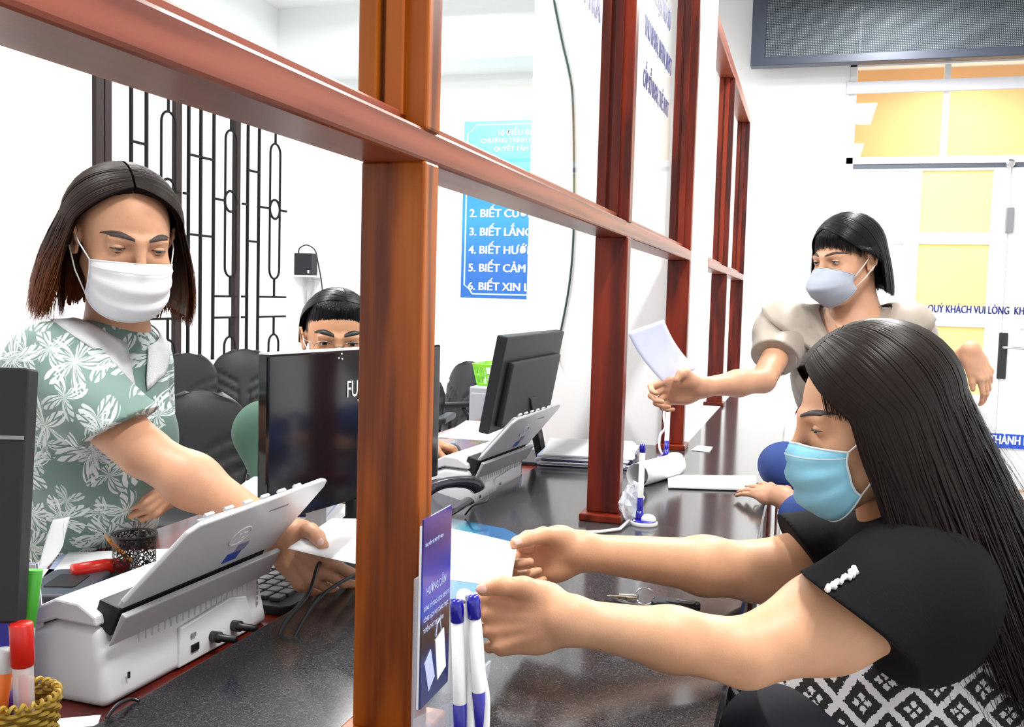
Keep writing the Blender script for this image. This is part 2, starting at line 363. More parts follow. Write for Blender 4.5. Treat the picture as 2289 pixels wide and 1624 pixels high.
# transom window above the door, and the tan corridor behind it
tw = thing('window_2', None, None, (dx0, YB, dz1)); struct(tw)
tf = MB(); xs = [Py(2118, 200, YB)[0], Py(2289, 200, YB)[0]+.35]
for x in xs: tf.box((x-.02, YB+.02, dz1+.05), (x+.02, YB+.07, tz1-.04))
tf.build('window_frame', mDoorW, tw)
MB().box((dx0+.05, YB+.04, dz1+.05), (dx1-.05, YB+.046, tz1-.04)).build('window_pane', mGlassP, tw)
mTan = M('tan_corridor_paint', srgb(222, 176, 130), .6, var=.08, vscale=1.2)
struct(MB().box((dx0-.6, YB+2.4, 0), (3.2, YB+2.5, CEIL)).build('wall_corridor', mTan))
MB_c = MB().box((dx0-.7, YB+.16, 0), (dx0-.6, YB+2.4, CEIL)).build('wall_corridor_left', mWhite); struct(MB_c)
area('corridor_glow', (1.2, YB+1.3, CEIL-.1), .3, 1.2, 60, color=(1, .85, .6))
cl = thing('corridor_ceiling_lamp', 'small white corridor lamp seen through the glass above the door', 'ceiling lamp', (1.2, YB+1.2, CEIL-.06))
MB().box((.95, YB+1.0, CEIL-.05), (1.45, YB+1.4, CEIL)).build('lamp_body', mPlasticW, cl, bevel=.01)
MB().box((1.02, YB+1.05, CEIL-.065), (1.38, YB+1.35, CEIL-.05)).build('lamp_diffuser', M('lamp_glow', (1, .9, .7), .5, emit=3), cl)
# ceiling lamps
mTube = M('fluorescent_tube', (1, 1, 1), .5, emit=4)
def ceiling_lamp(x, y, label):
    t = thing('fluorescent_lamp', label, 'ceiling light', (x, y, CEIL), 'fluorescent lamps under the ceiling')
    MB().box((x-.09, y-.62, CEIL-.05), (x+.09, y+.62, CEIL)).build('lamp_housing', mGreyM, t, bevel=.006)
    for sx in (-.045, .045): MB().tube([(x+sx, y-.59, CEIL-.075), (x+sx, y+.59, CEIL-.075)], .014, 10).build('lamp_tube', mTube, t)
    for sy in (-.6, .6): MB().box((x-.08, y+sy-.012, CEIL-.1), (x+.08, y+sy+.012, CEIL-.05)).build('tube_holder', mPlasticW, t)
labs = ['fluorescent ceiling lamp above the customers at the granite counter', 'fluorescent ceiling lamp above the standing customer in beige', 'fluorescent ceiling lamp nearest the white double door',
        'fluorescent ceiling lamp over the woman in the floral shirt', 'fluorescent ceiling lamp over the middle of the staff area', 'fluorescent ceiling lamp nearest the blue wall poster']
for (x, y), lb in zip(LAMPS, labs): ceiling_lamp(x, y, lb)
# ================================================================== partition
ZT = .775; ZD = .735
RX0, RX1, RZ0, RZ1 = -.447, -.377, 1.3835, 1.4175
POSTY = [.935, 2.066, 3.165]
def partition(name, label, posts, ya, yb, ztop, near):
    t = thing(name, label, 'partition', (RX0, ya, ZT))
    MB().box((RX0, ya, RZ0), (RX1, yb, RZ1)).build('rail', mWoodY, t, bevel=.004)
    MB().box((RX0+.012, ya, RZ1), (RX1-.022, yb, RZ1+.016)).build('glazing_bead', mWoodY, t, bevel=.003)
    MB().box((RX0, ya, ztop), (RX1, yb, ztop+.05)).build('top_rail', mWoodY, t, bevel=.004)
    for i, py in enumerate(posts):
        mm = mWoodV if (near and i == 0) else mWoodPost
        MB().box((RX0+.001, py-.019, ZT+.016), (RX1+.002, py+.019, RZ0+.001)).build('lower_post', mm, t, bevel=.003)
        MB().box((RX0-.01, py-.045, ZT), (RX1+.012, py+.055, ZT+.017)).build('post_base', mm, t, bevel=.003)
        MB().box((RX0+.02, py-.019, RZ1-.002), (RX1+.0025, py+.019, ztop)).build('upper_post', mm, t, bevel=.003)
        b = MB(); b.box((RX0+.004, py-.036, RZ1+.01), (RX0+.024, py+.036, ztop)); b.box((RX0+.03, py-.03, RZ1+.01), (RX1-.02, py+.03, ztop))
        b.build('glass_stop', mm, t, bevel=.002)
    return t
pa = partition('wooden_partition', 'brown wooden partition with thick rail and posts standing on the dark granite counter', POSTY, -.6, PY0-.002, 3.05, True)
pb = partition('wooden_partition', 'dark red wooden partition section beyond the white pillar', [4.6, 5.72], PY1+.002, 5.76, 2.27, False)
gxp = RX0+.033
for a, b_, z1, par in ((-.58, .9, 3.05, pa), (.97, 2.03, 3.05, pa), (2.1, 3.13, 3.05, pa), (3.76, 4.56, 2.27, pb), (4.64, 5.68, 2.27, pb)):
    MB().box((gxp-.003, a, RZ1+.012), (gxp+.003, b_, z1)).build('glass_pane', mGlassP, par)
def glass_text(txt, px, py, px2, size_px, ydepth=None, bold=.0015, sx=.8, par=pa, name='glass_lettering'):
    a = Px(px, py, gxp+.004); b_ = Px(px2, py, gxp+.004)
    return text_mesh(txt, size_px, (gxp+.004, a[1], a[2]), (0, 1, 0), (0, 0, 1), name, mBlueInk, par, depth=.0006, bold=bold, sx=sx)
e = Px(1341, 52, gxp+.004); text_mesh('NƠI TRẢ', .06, (gxp+.004, e[1], e[2]), (0, 1, 0), (0, 0, 1), 'glass_lettering', mBlueInk, pa, depth=.0006, align='RIGHT', bold=.0035, sx=.95)
for txt, px, py, sz in (('NHẬN HỒ SƠ', 1462, 2, .075), ('THU BHXH, BHTN, BHYT', 1441, 75, .066), ('CẤP SỔ BHXH, THẺ BHYT', 1437, 190, .06)):
    a = Px(px, py, gxp+.004); text_mesh(txt, sz, (gxp+.004, a[1], a[2]), (0, 1, 0), (0, 0, 1), 'glass_lettering', mBlueInk, pa, depth=.0006, bold=.0038, sx=.62)
# ================================================================== counter and desks
EX = -.083; IX = -.722
ct = MB().prism([(IX, .25, ZT-.03), (EX, .25, ZT-.03), (EX, 6.3, ZT-.03), (PX1, 6.3, ZT-.03), (PX1, PY1+.001, ZT-.03), (PX1+.001, PY1+.001, ZT-.03), (PX1+.001, PY0-.001, ZT-.03), (IX, PY0-.001, ZT-.03)], (0, 0, .03))
cto = tag(ct.build('granite_countertop', mGranite, bevel=.003), 'long dark speckled granite countertop running away under the wooden partition', 'countertop')
cb = thing('counter_cabinet', 'dark red wooden counter body with steel strips under the granite top', 'counter', (-.3, .3, 0))
c1 = MB(); c1.box((IX+.03, .3, 0), (EX-.06, PY0-.01, ZT-.031)); c1.box((PX1+.01, PY0-.01, 0), (EX-.06, 6.2, ZT-.031)); c1.build('cabinet_body', mWoodDk, cb)
for yy in (.6, 1.62, 2.7, 3.9, 5.1):
    MB().tube([(EX-.03, yy, 0), (EX-.03, yy, ZT-.031)], .016, 14).build('steel_strip', mSteel, cb, smooth=True)
    MB().box((EX-.059, yy+.05, .02), (EX-.045, yy+.09, ZT-.031)).build('steel_strip', mSteel, cb)
dk = thing('clerk_desk', 'long red wooden desk behind the granite counter in the staff area', 'desk', (-1.0, 1.5, 0))
MB().prism([(-1.32, -.5, ZD-.03), (IX-.004, -.5, ZD-.03), (IX-.004, 3.17, ZD-.03), (-.95, 3.17, ZD-.03), (-.95, 4.2, ZD-.03), (-1.32, 4.2, ZD-.03), (-1.32, 2.88, ZD-.03), (-1.10, 2.88, ZD-.03), (-1.10, 2.18, ZD-.03), (-1.32, 2.18, ZD-.03)], (0, 0, .03)).build('desk_top', mWoodDk, dk, bevel=.003)
MB().box((IX-.03, -.5, 0), (IX-.006, 3.17, ZD-.031)).build('back_panel', mWoodDk, dk)
for yy, xa, xb in ((-.46, -1.28, IX-.03), (2.1, -1.28, IX-.03), (3.0, -1.28, IX-.03), (4.16, -1.28, -.97)): MB().box((xa, yy-.015, 0), (xb, yy+.015, ZD-.031)).build('side_panel', mWoodDk, dk)
# ================================================================== scanners
mScanSide = M('scanner_white_plastic', (.72, .72, .76), .38, var=.02)
mTray = M('scanner_tray_grey', (.62, .62, .65), .3)
mRib = M('scanner_rib_grey', (.56, .56, .6), .4)
mLedge = M('scanner_ledge_grey', (.42, .42, .45), .4)
def scanner(name, label, org, ang, detail=True):
    t = thing(name, label, 'scanner', org, 'white document scanners on the staff desk', rotz=ang)
    L, D = .340, .166
    # body: side profile extruded along the width, slightly tapered rear
    prof = [(.006, 0), (-.002, .045), (-.012, .098), (-.075, .1), (-.122, .082), (-D, .045), (-D, 0)]
    bm_ = MB(); n_ = len(prof); tp_ = lambda z: .010*(1-z/.1)
    bm_.add([(x, -tp_(z)*.6, z) for x, z in prof]+[(x, L+tp_(z), z) for x, z in prof], [tuple(range(n_-1, -1, -1)), tuple(range(n_, 2*n_))]+[(i, (i+1) % n_, (i+1) % n_+n_, i+n_) for i in range(n_)])
    bm_.build('body', mScanSide, t, local=True, bevel=.012, seg=4, smooth=True)
    lid = [(-.012, .1), (-.014, .112), (-.04, .126), (-.075, .128), (-.12, .106), (-.16, .068), (-D-.003, .047), (-.122, .084), (-.075, .102)]
    MB().prism([(x, -.002, z) for x, z in lid], (0, L+.004, 0)).build('lid', mScanSide, t, local=True, bevel=.003)
    # rear groove + ledge
    MB().prism([(-.03, .012, .1), (-.004, .012, .085), (.012, .012, .122), (-.02, .012, .13)], (0, L-.024, 0)).build('feed_slot', mGrey, t, local=True, bevel=.002)
    MB().prism([(.0, .004, .075), (.006, .004, .078), (.028, .004, .116), (.02, .004, .12)], (0, L+.004, 0)).build('rear_ledge', mLedge, t, local=True, bevel=.002)
    # tray: rounded trapezoid plate leaning back
    a = np.array([.0, .02, .118]); up = np.array([.085, 0, .112]); up /= np.linalg.norm(up); H = .142; w = np.array([0, 1., 0])
    out = [(0, 0), (.33, -.004), (.338, .01), (.36, .125), (.352, .139), (.33, H), (.045, H-.003), (.03, H-.012), (-.0, .075), (-.006, .01)]
    out = [(0, .003), (.32, 0), (.33, .006), (.362, .128), (.356, .14), (.34, H+.002), (.05, H-.008), (.032, H-.018), (-.008, .02), (-.006, .008)]
    nrm = np.cross(w, up)
    tray = MB().prism([a+w*y+up*z for y, z in out], nrm*.007).build('paper_tray', mTray, t, local=True, bevel=.0025, smooth=False)
    MB().prism([a+w*y+up*z-nrm*.012 for y, z in [(.03, .01), (.31, .01), (.33, H-.03), (.07, H-.02)]], nrm*.01).build('tray_inner', mGreyM, t, local=True, bevel=.002)
    for k in range(6):
        p = a+w*(.07+k*.042)+up*(H-.003)+nrm*.001; MB().obox(p-nrm*.003, w*.009, up*.0022, nrm*.002).build('tray_tab', mScanSide, t, local=True)
    if detail:
        q = a+w*.185+up*.075+nrm*.0075
        ring = [q+w*.022*math.cos(b)+up*.017*math.sin(b) for b in np.linspace(0, 2*math.pi, 33)]
        # rotated into the world by the parent: build locally
        MB().tube(ring, .0011, 6).build('round_emblem', mScanSide, tray, local=True)
        for k, (dx, h0, h1) in enumerate(((-.010, -.006, .014), (-.002, -.006, .005), (.003, -.014, .005), (.011, -.006, .005))):
            MB().tube([q+w*dx+up*h0, q+w*(dx+.002)+up*h1], .0012, 6).build('emblem_letter_stroke', mScanSide, tray, local=True)
        MB().tube([q+w*-.009+up*.004, q+w*-.002+up*.005], .0012, 6).build('emblem_letter_stroke', mScanSide, tray, local=True)
        MB().tube([q+w*.004+up*.005, q+w*.011+up*.005], .0012, 6).build('emblem_letter_stroke', mScanSide, tray, local=True)
        MB().tube([q+w*.003+up*-.005, q+w*.011+up*-.005], .0012, 6).build('emblem_letter_stroke', mScanSide, tray, local=True)
        MB().obox(a+w*.205+up*.028+nrm*.0073, w*.017, up*.009, nrm*.0004).build('blue_sticker', M('blue_sticker', srgb(24, 70, 170), .4), tray, local=True)
        MB().obox(a+w*.215+up*.045+nrm*.0073, w*.013, up*.008, nrm*.0003).build('grey_sticker', M('grey_sticker', srgb(130, 130, 160), .4), tray, local=True)
        for k in range(11): MB().obox(a+w*(.225+k*.0045)+up*(.112)+nrm*.0072, w*.0016, up*.0017, nrm*.0003).build('tray_lettering', mGreyM, tray, local=True)
        # ports on the back
        MB().prism([(.001, .13, .004), (.001, .31, .004), (-.001, .29, .058), (-.003, .255, .066), (-.003, .14, .056)], (.006, 0, 0)).build('port_recess', mPlasticW, t, local=True, bevel=.002)
        MB().obox((.007, .165, .022), (.001, 0, 0), (0, .008, 0), (0, 0, .005)).build('usb_port', mBlack, t, local=True)
        MB().obox((.006, .163, .040), (.0005, 0, 0), (0, .005, 0), (0, 0, .003)).build('usb_mark', mGreyM, t, local=True)
        MB().obox((.0055, .035, .03), (.001, 0, 0), (0, .0015, 0), (0, 0, .004)).build('lock_slot', mBlack, t, local=True)
        for y in (.205, .255):
            MB().lathe((.005, y, .024), (1, 0, 0), [(.008, 0), (.008, .014), (.0055, .016), (.0055, .04)], 12).build('cable_plug', mBlack, t, local=True, smooth=True)
        for k in range(22):
            MB().obox((.0005-.0002*k*0, .06+k*.0125, .074), (.0008, 0, 0), (0, .0009, 0), (.0, 0, .010)).build('vent_rib', mRib, t, local=True)
        for k in range(7): MB().obox((.002, .322, .085-.008*k), (.0006, 0, 0), (0, .0012, 0), (0, 0, .0026)).build('side_lettering', mGreyM, t, local=True)
    return t
scanner('document_scanner', 'large white document scanner with raised grey tray, nearest the camera on the red desk', (-.803, .968, ZD), -.032)
scanner('document_scanner', 'white document scanner farther along the desk, behind the dark desk telephone', (-.756, 2.185, ZD), -.08)
# ================================================================== monitors
def monitor(name, label, bl, br, tl, thick, mat, stand_c=None, letters=None, inner=True):
    bl, br, tl = [np.array(q, float) for q in (bl, br, tl)]; w = br-bl; W_ = np.linalg.norm(w); w /= W_; u = tl-bl; u -= w*np.dot(u, w); H = np.linalg.norm(u); u /= H
    n = np.cross(w, u)
    if n[0] < 0: n = -n            # towards the customers
    c = bl+w*W_/2+u*H/2
    base = (c[0]-n[0]*.0, c[1], ZD); t = thing(name, label, 'monitor', base)
    MB().obox(c, w*W_/2, u*H/2, n*thick/2).build('housing', mat, t, bevel=.004)
    MB().obox(c-n*(thick/2+.0005), w*(W_/2-.012), u*(H/2-.014), n*.0006).build('screen', mBlackG, t)
    if inner: MB().obox(c-u*H*.1+n*(thick/2+.008), w*W_*.42, u*H*.34, n*.009).build('back_cover', mat, t, bevel=.006)
    sc = np.array(stand_c) if stand_c is not None else np.array([c[0]+.02, c[1], ZD])
    top = c-u*H*.2+n*(thick/2+.01); MB().obox((top+sc+np.array([0, 0, .01]))/2, w*.03, (top-sc-np.array([0, 0, .01]))/2, n*.012).build('stand_neck', mGrey, t, bevel=.004)
    MB().prism([(sc[0]+x, sc[1]+y, ZD) for x, y in rounded(.2, .24, .03)], (0, 0, .012)).build('stand_base', mGrey, t, bevel=.002)
    if letters: text_mesh(letters, .052, c+n*(thick/2+.0005)+letters_off(w, u), w, u, 'monitor_lettering', mPaper, t, sx=.62)
    return t
A = P(600, 793, 1.7); z0 = P(587, 1180, 1.7); Bq = np.array([-.80, 2.07, A[2]]); 
f_pos = Px(773, 886, -.84)
t = thing('computer_monitor', 'glossy black computer monitor turned away from the customers, right behind the nearest wooden post', 'monitor', (-.86, 1.75, ZD))
w = Bq-A; w[2] = 0; W_ = np.linalg.norm(w); w /= W_; n = np.array([w[1], -w[0], 0]); H = A[2]-z0[2]; c = A+w*W_/2+np.array([0, 0, -H/2])
MB().obox(c-n*.012, w*W_/2, (0, 0, H/2), n*.012).build('housing', mBlackG, t, bevel=.004)
MB().obox(c-n*.0245, w*(W_/2-.012), (0, 0, H/2-.014), n*.0006).build('screen', mBlackG, t)
MB().obox(c+np.array([0, 0, H/2+.0015])-n*.012, w*(W_/2-.002), (0, 0, .0016), n*.011).build('top_edge', mPlasticW, t)
MB().obox((c[0]-n[0]*.012, c[1], (ZD+A[2]-H)/2+.03), w*.03, (0, 0, .07), n*.01).build('stand_neck', mBlack, t)
MB().prism([(c[0]-.02+x, c[1]+y, ZD) for x, y in rounded(.16, .24, .03)], (0, 0, .012)).build('stand_base', mBlack, t, bevel=.002)
r_ = _ray(773, 888); k = np.dot(A-C0, n)/np.dot(r_, n); fp = C0+r_*k
text_mesh('FUJITSU', .047, fp+n*.001, w, (0, 0, 1), 'monitor_lettering', mPaper, t, sx=.7)
for dx, dz in ((0, 0), (.008, .008), (.010, -.002)):
    r_ = _ray(757, 800); k = np.dot(A-C0, n)/np.dot(r_, n); q = C0+r_*k+n*.001+w*dx+np.array([0, 0, dz]); MB().ell(q, (.0018,)*3, nu=8, nv=6).build('status_dot', mPaper, t)
monitor('computer_monitor', 'black computer monitor seen from behind beside the white pillar, its thin stand leaning back', (-.822, 2.45, .885), (-.822, 3.07, .885), (-.775, 2.45, 1.148), .03, mGrey, stand_c=(-.80, 2.98, ZD))
e1 = P(51, 826, 1.06); e0 = P(22, 1400, 1.03)
t = thing('computer_monitor', 'dark grey monitor back cut off by the left picture edge, beside the woven basket', 'monitor', (-.98, .75, ZD))
wv = np.array([-.93, -.32, 0]); wv /= np.linalg.norm(wv); nn = np.array([wv[1], -wv[0], 0]); nn = -nn if nn[1] > 0 else nn
uu = e1-e0; Hh = np.linalg.norm(uu); uu /= Hh; cc = e0+uu*Hh/2+wv*.25+np.array([0, .016, 0])
MB().obox(cc, wv*.25, uu*Hh/2, np.cross(wv, uu)*.014).build('housing', mGrey, t, bevel=.003)
sgn = 1 if np.cross(wv, uu)[1] < 0 else -1
MB().obox(cc+uu*.06+np.cross(wv, uu)*sgn*.0145, wv*.249, uu*.002, np.cross(wv, uu)*.001).build('housing_seam', mGreyM, t)
MB().prism([(cc[0]+x, cc[1]+y, ZD) for x, y in rounded(.2, .16, .03)], (0, 0, .012)).build('stand_base', mBlack, t, bevel=.002)
MB().obox((cc[0], cc[1], ZD+.07), (.03, 0, 0), (0, .012, 0), (0, 0, .07)).build('stand_neck', mBlack, t)
# ================================================================== keyboard
kx, ky = -.775, 1.36; mKey = M('key_plastic', (.035, .035, .037), .35)
t = thing('keyboard', 'black computer keyboard lying on the desk behind the white scanner', 'keyboard', (kx-.08, ky+.21, ZD), rotz=.0)
MB().prism([(x-.0, y, 0) for x, y in rounded(.17, .45, .02)], (0, 0, .016)).build('keyboard_case', mGrey, t, local=True, bevel=.003)
k0 = None
for r in range(5):
    for cidx in range(14):
        x = .05-r*.024; y = -.195+cidx*.0285+(r % 3)*.004
        if k0 is None:
            k0 = MB().prism([(q[0], q[1], .016) for q in rounded(.019, .0235, .003, 3)], (0, 0, .007)).build('key', mKey, t, local=True, bevel=.0015); kk = k0
        else:
            kk = k0.copy(); COL.objects.link(kk)
        kk.location = (x, y, 0)
for q in ([(-.70, 1.28, ZT+.012), (-.77, 1.36, .80), (-.80, 1.5, .80), (-.88, 1.62, .775)], [(-.79, 1.44, .745), (-.72, 1.47, .79), (-.80, 1.55, .83), (-.85, 1.66, .80)]):
    pass
def cable(pts, r, mat, name, label, cat='cable', n=40, group=None):
    pts = np.array(pts, float); k = len(pts); out = []
    for i in range(k-1):
        p0, p1, p2, p3 = pts[max(i-1, 0)], pts[i], pts[i+1], pts[min(i+2, k-1)]
        for s in np.linspace(0, 1, max(2, n//k), endpoint=False):
            out.append(.5*((2*p1)+(-p0+p2)*s+(2*p0-5*p1+4*p2-p3)*s*s+(-p0+3*p1-3*p2+p3)*s**3))
    out.append(pts[-1]); o = MB().tube(out, r, 8).build(name, mat, smooth=True)
    return tag(o, label, cat, group)
cable([P(600, 1490, 1.33), P(632, 1400, 1.36), P(690, 1325, 1.42), P(712, 1262, 1.5), P(740, 1235, 1.6)], .0035, mBlack, 'keyboard_cable', 'thick black cable looping over the keyboard beside the nearest post')
cable([P(615, 1530, 1.3), P(660, 1420, 1.35), P(720, 1330, 1.4), P(800, 1280, 1.5)], .0028, mBlack, 'signal_cable', 'thin black cable running along the granite edge under the keyboard')
cable([Pz(238, 1605, ZT+.004), Pz(262, 1575, ZT+.012), Pz(292, 1562, ZT+.006), Pz(312, 1566, ZT+.004)], .0022, mBlack, 'power_cable', 'short black cable on the granite just behind the nearer scanner')
# ================================================================== desk telephone
mPhone = M('navy_black_plastic', (.018, .018, .03), .25, coat=.3)
t = thing('desk_telephone', 'dark navy desk telephone with its handset on top, behind the nearest post', 'telephone', (-.84, 2.03, ZD))
MB().prism([(-.742, 1.9, ZD), (-.742, 1.9, ZD+.03), (-.93, 1.9, ZD+.075), (-.93, 1.9, ZD)], (0, .24, 0)).build('phone_body', mPhone, t, bevel=.008, seg=3)
hs = [P(940, 1104, 2.03), P(965, 1086, 2.05), P(1000, 1076, 2.08), P(1040, 1075, 2.1), P(1066, 1080, 2.12), P(1072, 1100, 2.12)]
MB().tube(hs, [.02, .014, .012, .014, .02, .018], 14).build('handset', mPhone, t, smooth=True, subd=1)
MB().tube([(-.76, 2.17, ZD+.022), (-.755, 1.9, ZD+.022)], .016, 12).build('front_roll', mPhone, t, smooth=True)
t2 = []
cable([P(1040, 1150, 2.1), P(1058, 1130, 2.08), P(1088, 1120, 2.1), P(1094, 1105, 2.12)], .002, mBlack, 'telephone_cord', 'thin dark cord curling at the corner of the desk telephone')
# ================================================================== paper
def sheet(name, label, cat, pts, mat, bend=None, thick=.0006, rows=10, cols=14, group=None, top=True):
    """a sheet of paper through four corners, with an optional bend function"""
    a, b, c_, d = [np.array(q, float) for q in pts]; g = []
    for i in range(rows+1):
        r = []
        for j in range(cols+1):
            s, q = j/cols, i/rows; p = (a*(1-s)+b*s)*(1-q)+(d*(1-s)+c_*s)*q
            if bend: p = p+np.array(bend(s, q))
            r.append(p)
        g.append(r)
    o = MB().grid(g).build(name, mat, smooth=True, solid=thick)
    return tag(o, label, cat, group) if top else o
def papers(name, label, cat, c, sx, sy, n, h, ang, mats, jit=.012, group=None, parts='paper_sheet'):
    t = thing(name, label, cat, c, group); rng = random.Random(hash(name+label) % 1000 if False else len(label))
    for i in range(n):
        a = ang+rng.uniform(-.08, .08); ca, sa = math.cos(a), math.sin(a); ox, oy = rng.uniform(-jit, jit), rng.uniform(-jit, jit)
        z = c[2]+i*h/n
        pts = [(c[0]+ox+x*ca-y*sa, c[1]+oy+x*sa+y*ca, z) for x, y in ((-sx/2, -sy/2), (sx/2, -sy/2), (sx/2, sy/2), (-sx/2, sy/2))]
        MB().prism(pts, (0, 0, h/n*.86)).build(parts, mats[i % len(mats)], t)
    return t
mPaperB = M('bluish_paper', srgb(190, 200, 235), .7); mRedP = M('red_card', srgb(190, 40, 50), .6); mNavyF = M('navy_folder', srgb(40, 48, 90), .5)
papers('paper_stack', 'thick stack of white papers on the granite behind the second post', 'paper stack', (-.615, 2.83, ZT), .26, .33, 12, .036, .12, [mNavyF, mPaper, mPaper, mPaperB, mPaper, mPaper], jit=.008)
papers('paper_stack', 'stack of white and red papers on the desk left of the black monitor', 'paper stack', (-1.17, 2.02, ZD), .22, .3, 10, .05, .3, [mPaper, mPaperB, mPaper, mPaper, mNavyF, mPaper, mRedP, mPaper])
papers('loose_papers', 'loose papers on the red desk under the mesh pen cup', 'papers', tuple(Pz(255, 1262, ZD)), .2, .15, 4, .004, .5, [mPaper, mPaperB, mPaper], jit=.02)
papers('loose_papers', 'white sheet on the desk beneath the dark grey card reader', 'papers', tuple(Pz(120, 1305, ZD)), .2, .16, 2, .002, .1, [mPaper])
papers('loose_papers', 'white papers lying on the far desk behind the mouse', 'papers', (-1.15, 3.55, ZD), .3, .5, 2, .002, .1, [mPaper])
papers('loose_papers', 'pink edged forms on the desk beside the telephone', 'papers', (-1.08, 2.0, ZD), .15, .2, 4, .006, .2, [mRedP, mPaper, M('pink_paper', srgb(240, 130, 150), .7), mPaper])
papers('paper_slip', 'small white card on the desk beside the woven basket', 'paper slip', tuple(Pz(180, 1622, ZD)), .05, .03, 1, .001, .5, [mPaper])
papers('paper_slip', 'small white label standing behind the thumb of the woman in the floral shirt', 'paper slip', (-.93, 1.72, ZD), .03, .05, 1, .13, .3, [mPaper])
# sheet passed between the two women
A0, A1, A2, A3 = P(643, 1225, 1.46), P(1140, 1312, 1.22), P(1157, 1214, 1.36), P(742, 1158, 1.62)
sheet('passed_paper', 'white sheet of paper held between the woman in the floral shirt and the seated woman', 'paper', (A0, A1, A2, A3), mPaper, bend=lambda s, q: (0, 0, .010*math.sin(s*math.pi)*q-.006*math.sin(s*math.pi)*(1-q)))
# blue folder under the sheet
bf = [Pz(1010, 1160, ZT+.001), Pz(1130, 1183, ZT+.001), Pz(1215, 1225, ZT+.001), Pz(1190, 1290, ZT+.001), Pz(1120, 1355, ZT+.001), Pz(1000, 1340, ZT+.001)]
tag(MB().prism(bf, (0, 0, .002)).build('blue_folder', M('blue_folder_card', srgb(30, 96, 150), .12, coat=.5)), 'glossy blue folder lying flat on the granite under the passed sheet', 'folder')
# sheet and slips beyond
tag(MB().prism([Pz(1492, 1063, ZT+.003), Pz(1690, 1066, ZT+.003), Pz(1690, 1096, ZT+.003), Pz(1494, 1090, ZT+.003)], (0, 0, .004)).build('form_sheet', mPaper), 'white form lying on the granite under the hand with the ring', 'paper')
for nm, lb, pp in (('paper_slip', 'small white slip on the granite beside the third post', [(1545, 1006), (1560, 996), (1593, 999), (1586, 1010)]),
                   ('paper_slip', 'white label paper under the farther pen stand', [(1460, 1028), (1518, 1026), (1531, 1040), (1475, 1042)]),
                   ('paper_slip', 'tiny torn paper bit in front of the farther pen stand', [(1493, 1046), (1514, 1050), (1508, 1058), (1500, 1059)])):
    tag(MB().prism([Pz(x, y, ZT+.001) for x, y in pp], (0, 0, .0015)).build(nm, mPaper), lb, 'paper slip')
# curled white sheet and clear plastic bag next to the second post
rc = Pz(1425, 1062, ZT+.028); g = []
ax = np.array([.32, .95, 0]); ax /= np.linalg.norm(ax); sd = np.array([ax[1], -ax[0], 0])
for i in range(9):
    r0 = .03; row = []
    for k in range(22):
        a = math.radians(-70+k*15.5); rr = r0*(1+.004*k); row.append(rc+ax*(i/8*.22)+sd*rr*math.cos(a)+np.array([0, 0, rr*math.sin(a)]))
    g.append(row)
tag(MB().grid(g).build('curled_paper', mPaper, smooth=True, solid=.0008), 'white curled sheet rolled into a tube beside the second post', 'paper')
mBag = clear('clear_plastic_film', (.85, .9, .97), .35)
bg = MB(); bc = Pz(1412, 1120, ZT+.04); rg = random.Random(5); rows = []
for j in range(9):
    th = math.pi*(j+.3)/9.3; row = []
    for i in range(18):
        ph = 2*math.pi*i/18; rr = 1+rg.uniform(-.22, .22); row.append(bc+np.array([.022*math.sin(th)*math.cos(ph), .07*math.sin(th)*math.sin(ph), .038*math.cos(th)])*rr)
    rows.append(row)
tag(bg.grid(rows, closed=True).build('plastic_bag', mBag), 'crumpled clear plastic bag on the granite just right of the second post', 'plastic bag')
# white translucent film standing by the desk monitor
pf = [P(72, 1272, 1.22), P(100, 1262, 1.25), P(158, 1155, 1.3), P(136, 1160, 1.26)]
sheet('plastic_sleeve', 'translucent white plastic sleeve standing behind the green capped marker', 'plastic sleeve', (P(70, 1275, 1.24), P(108, 1268, 1.26), P(157, 1158, 1.3), P(132, 1158, 1.28)), clear('white_film', (.85, .85, .88), .6), bend=lambda s, q: (0, .01*math.sin(s*6+q*5), 0))
# ================================================================== pens on stands
def pen(t, p0, p1, r=.0058, blue_lo=.25, blue_hi=.12, name='pen'):
    p0, p1 = np.array(p0), np.array(p1); d = p1-p0; L = np.linalg.norm(d); d = d/L
    o = MB().lathe(p0, d, [(r*.8, 0), (r*.97, L*.06), (r, L*.3), (r*.97, L*(1-blue_hi))], 14).build(name, mWhiteP, t, smooth=True)
    MB().lathe(p0-d*.0005, d, [(r*.3, 0), (r*.98, .004), (r*1.06, L*.08), (r*1.05, L*blue_lo), (r*.9, L*blue_lo+.001)], 14).build('pen_grip', mBlueP, o, smooth=True)
    MB().lathe(p0+d*L*(1-blue_hi-.002), d, [(r*.9, 0), (r*1.03, .001), (r*1.03, L*blue_hi*.75), (r*.8, L*blue_hi), (r*.2, L*blue_hi+.001)], 14).build('pen_cap', mBlueP, o, smooth=True)
    return o
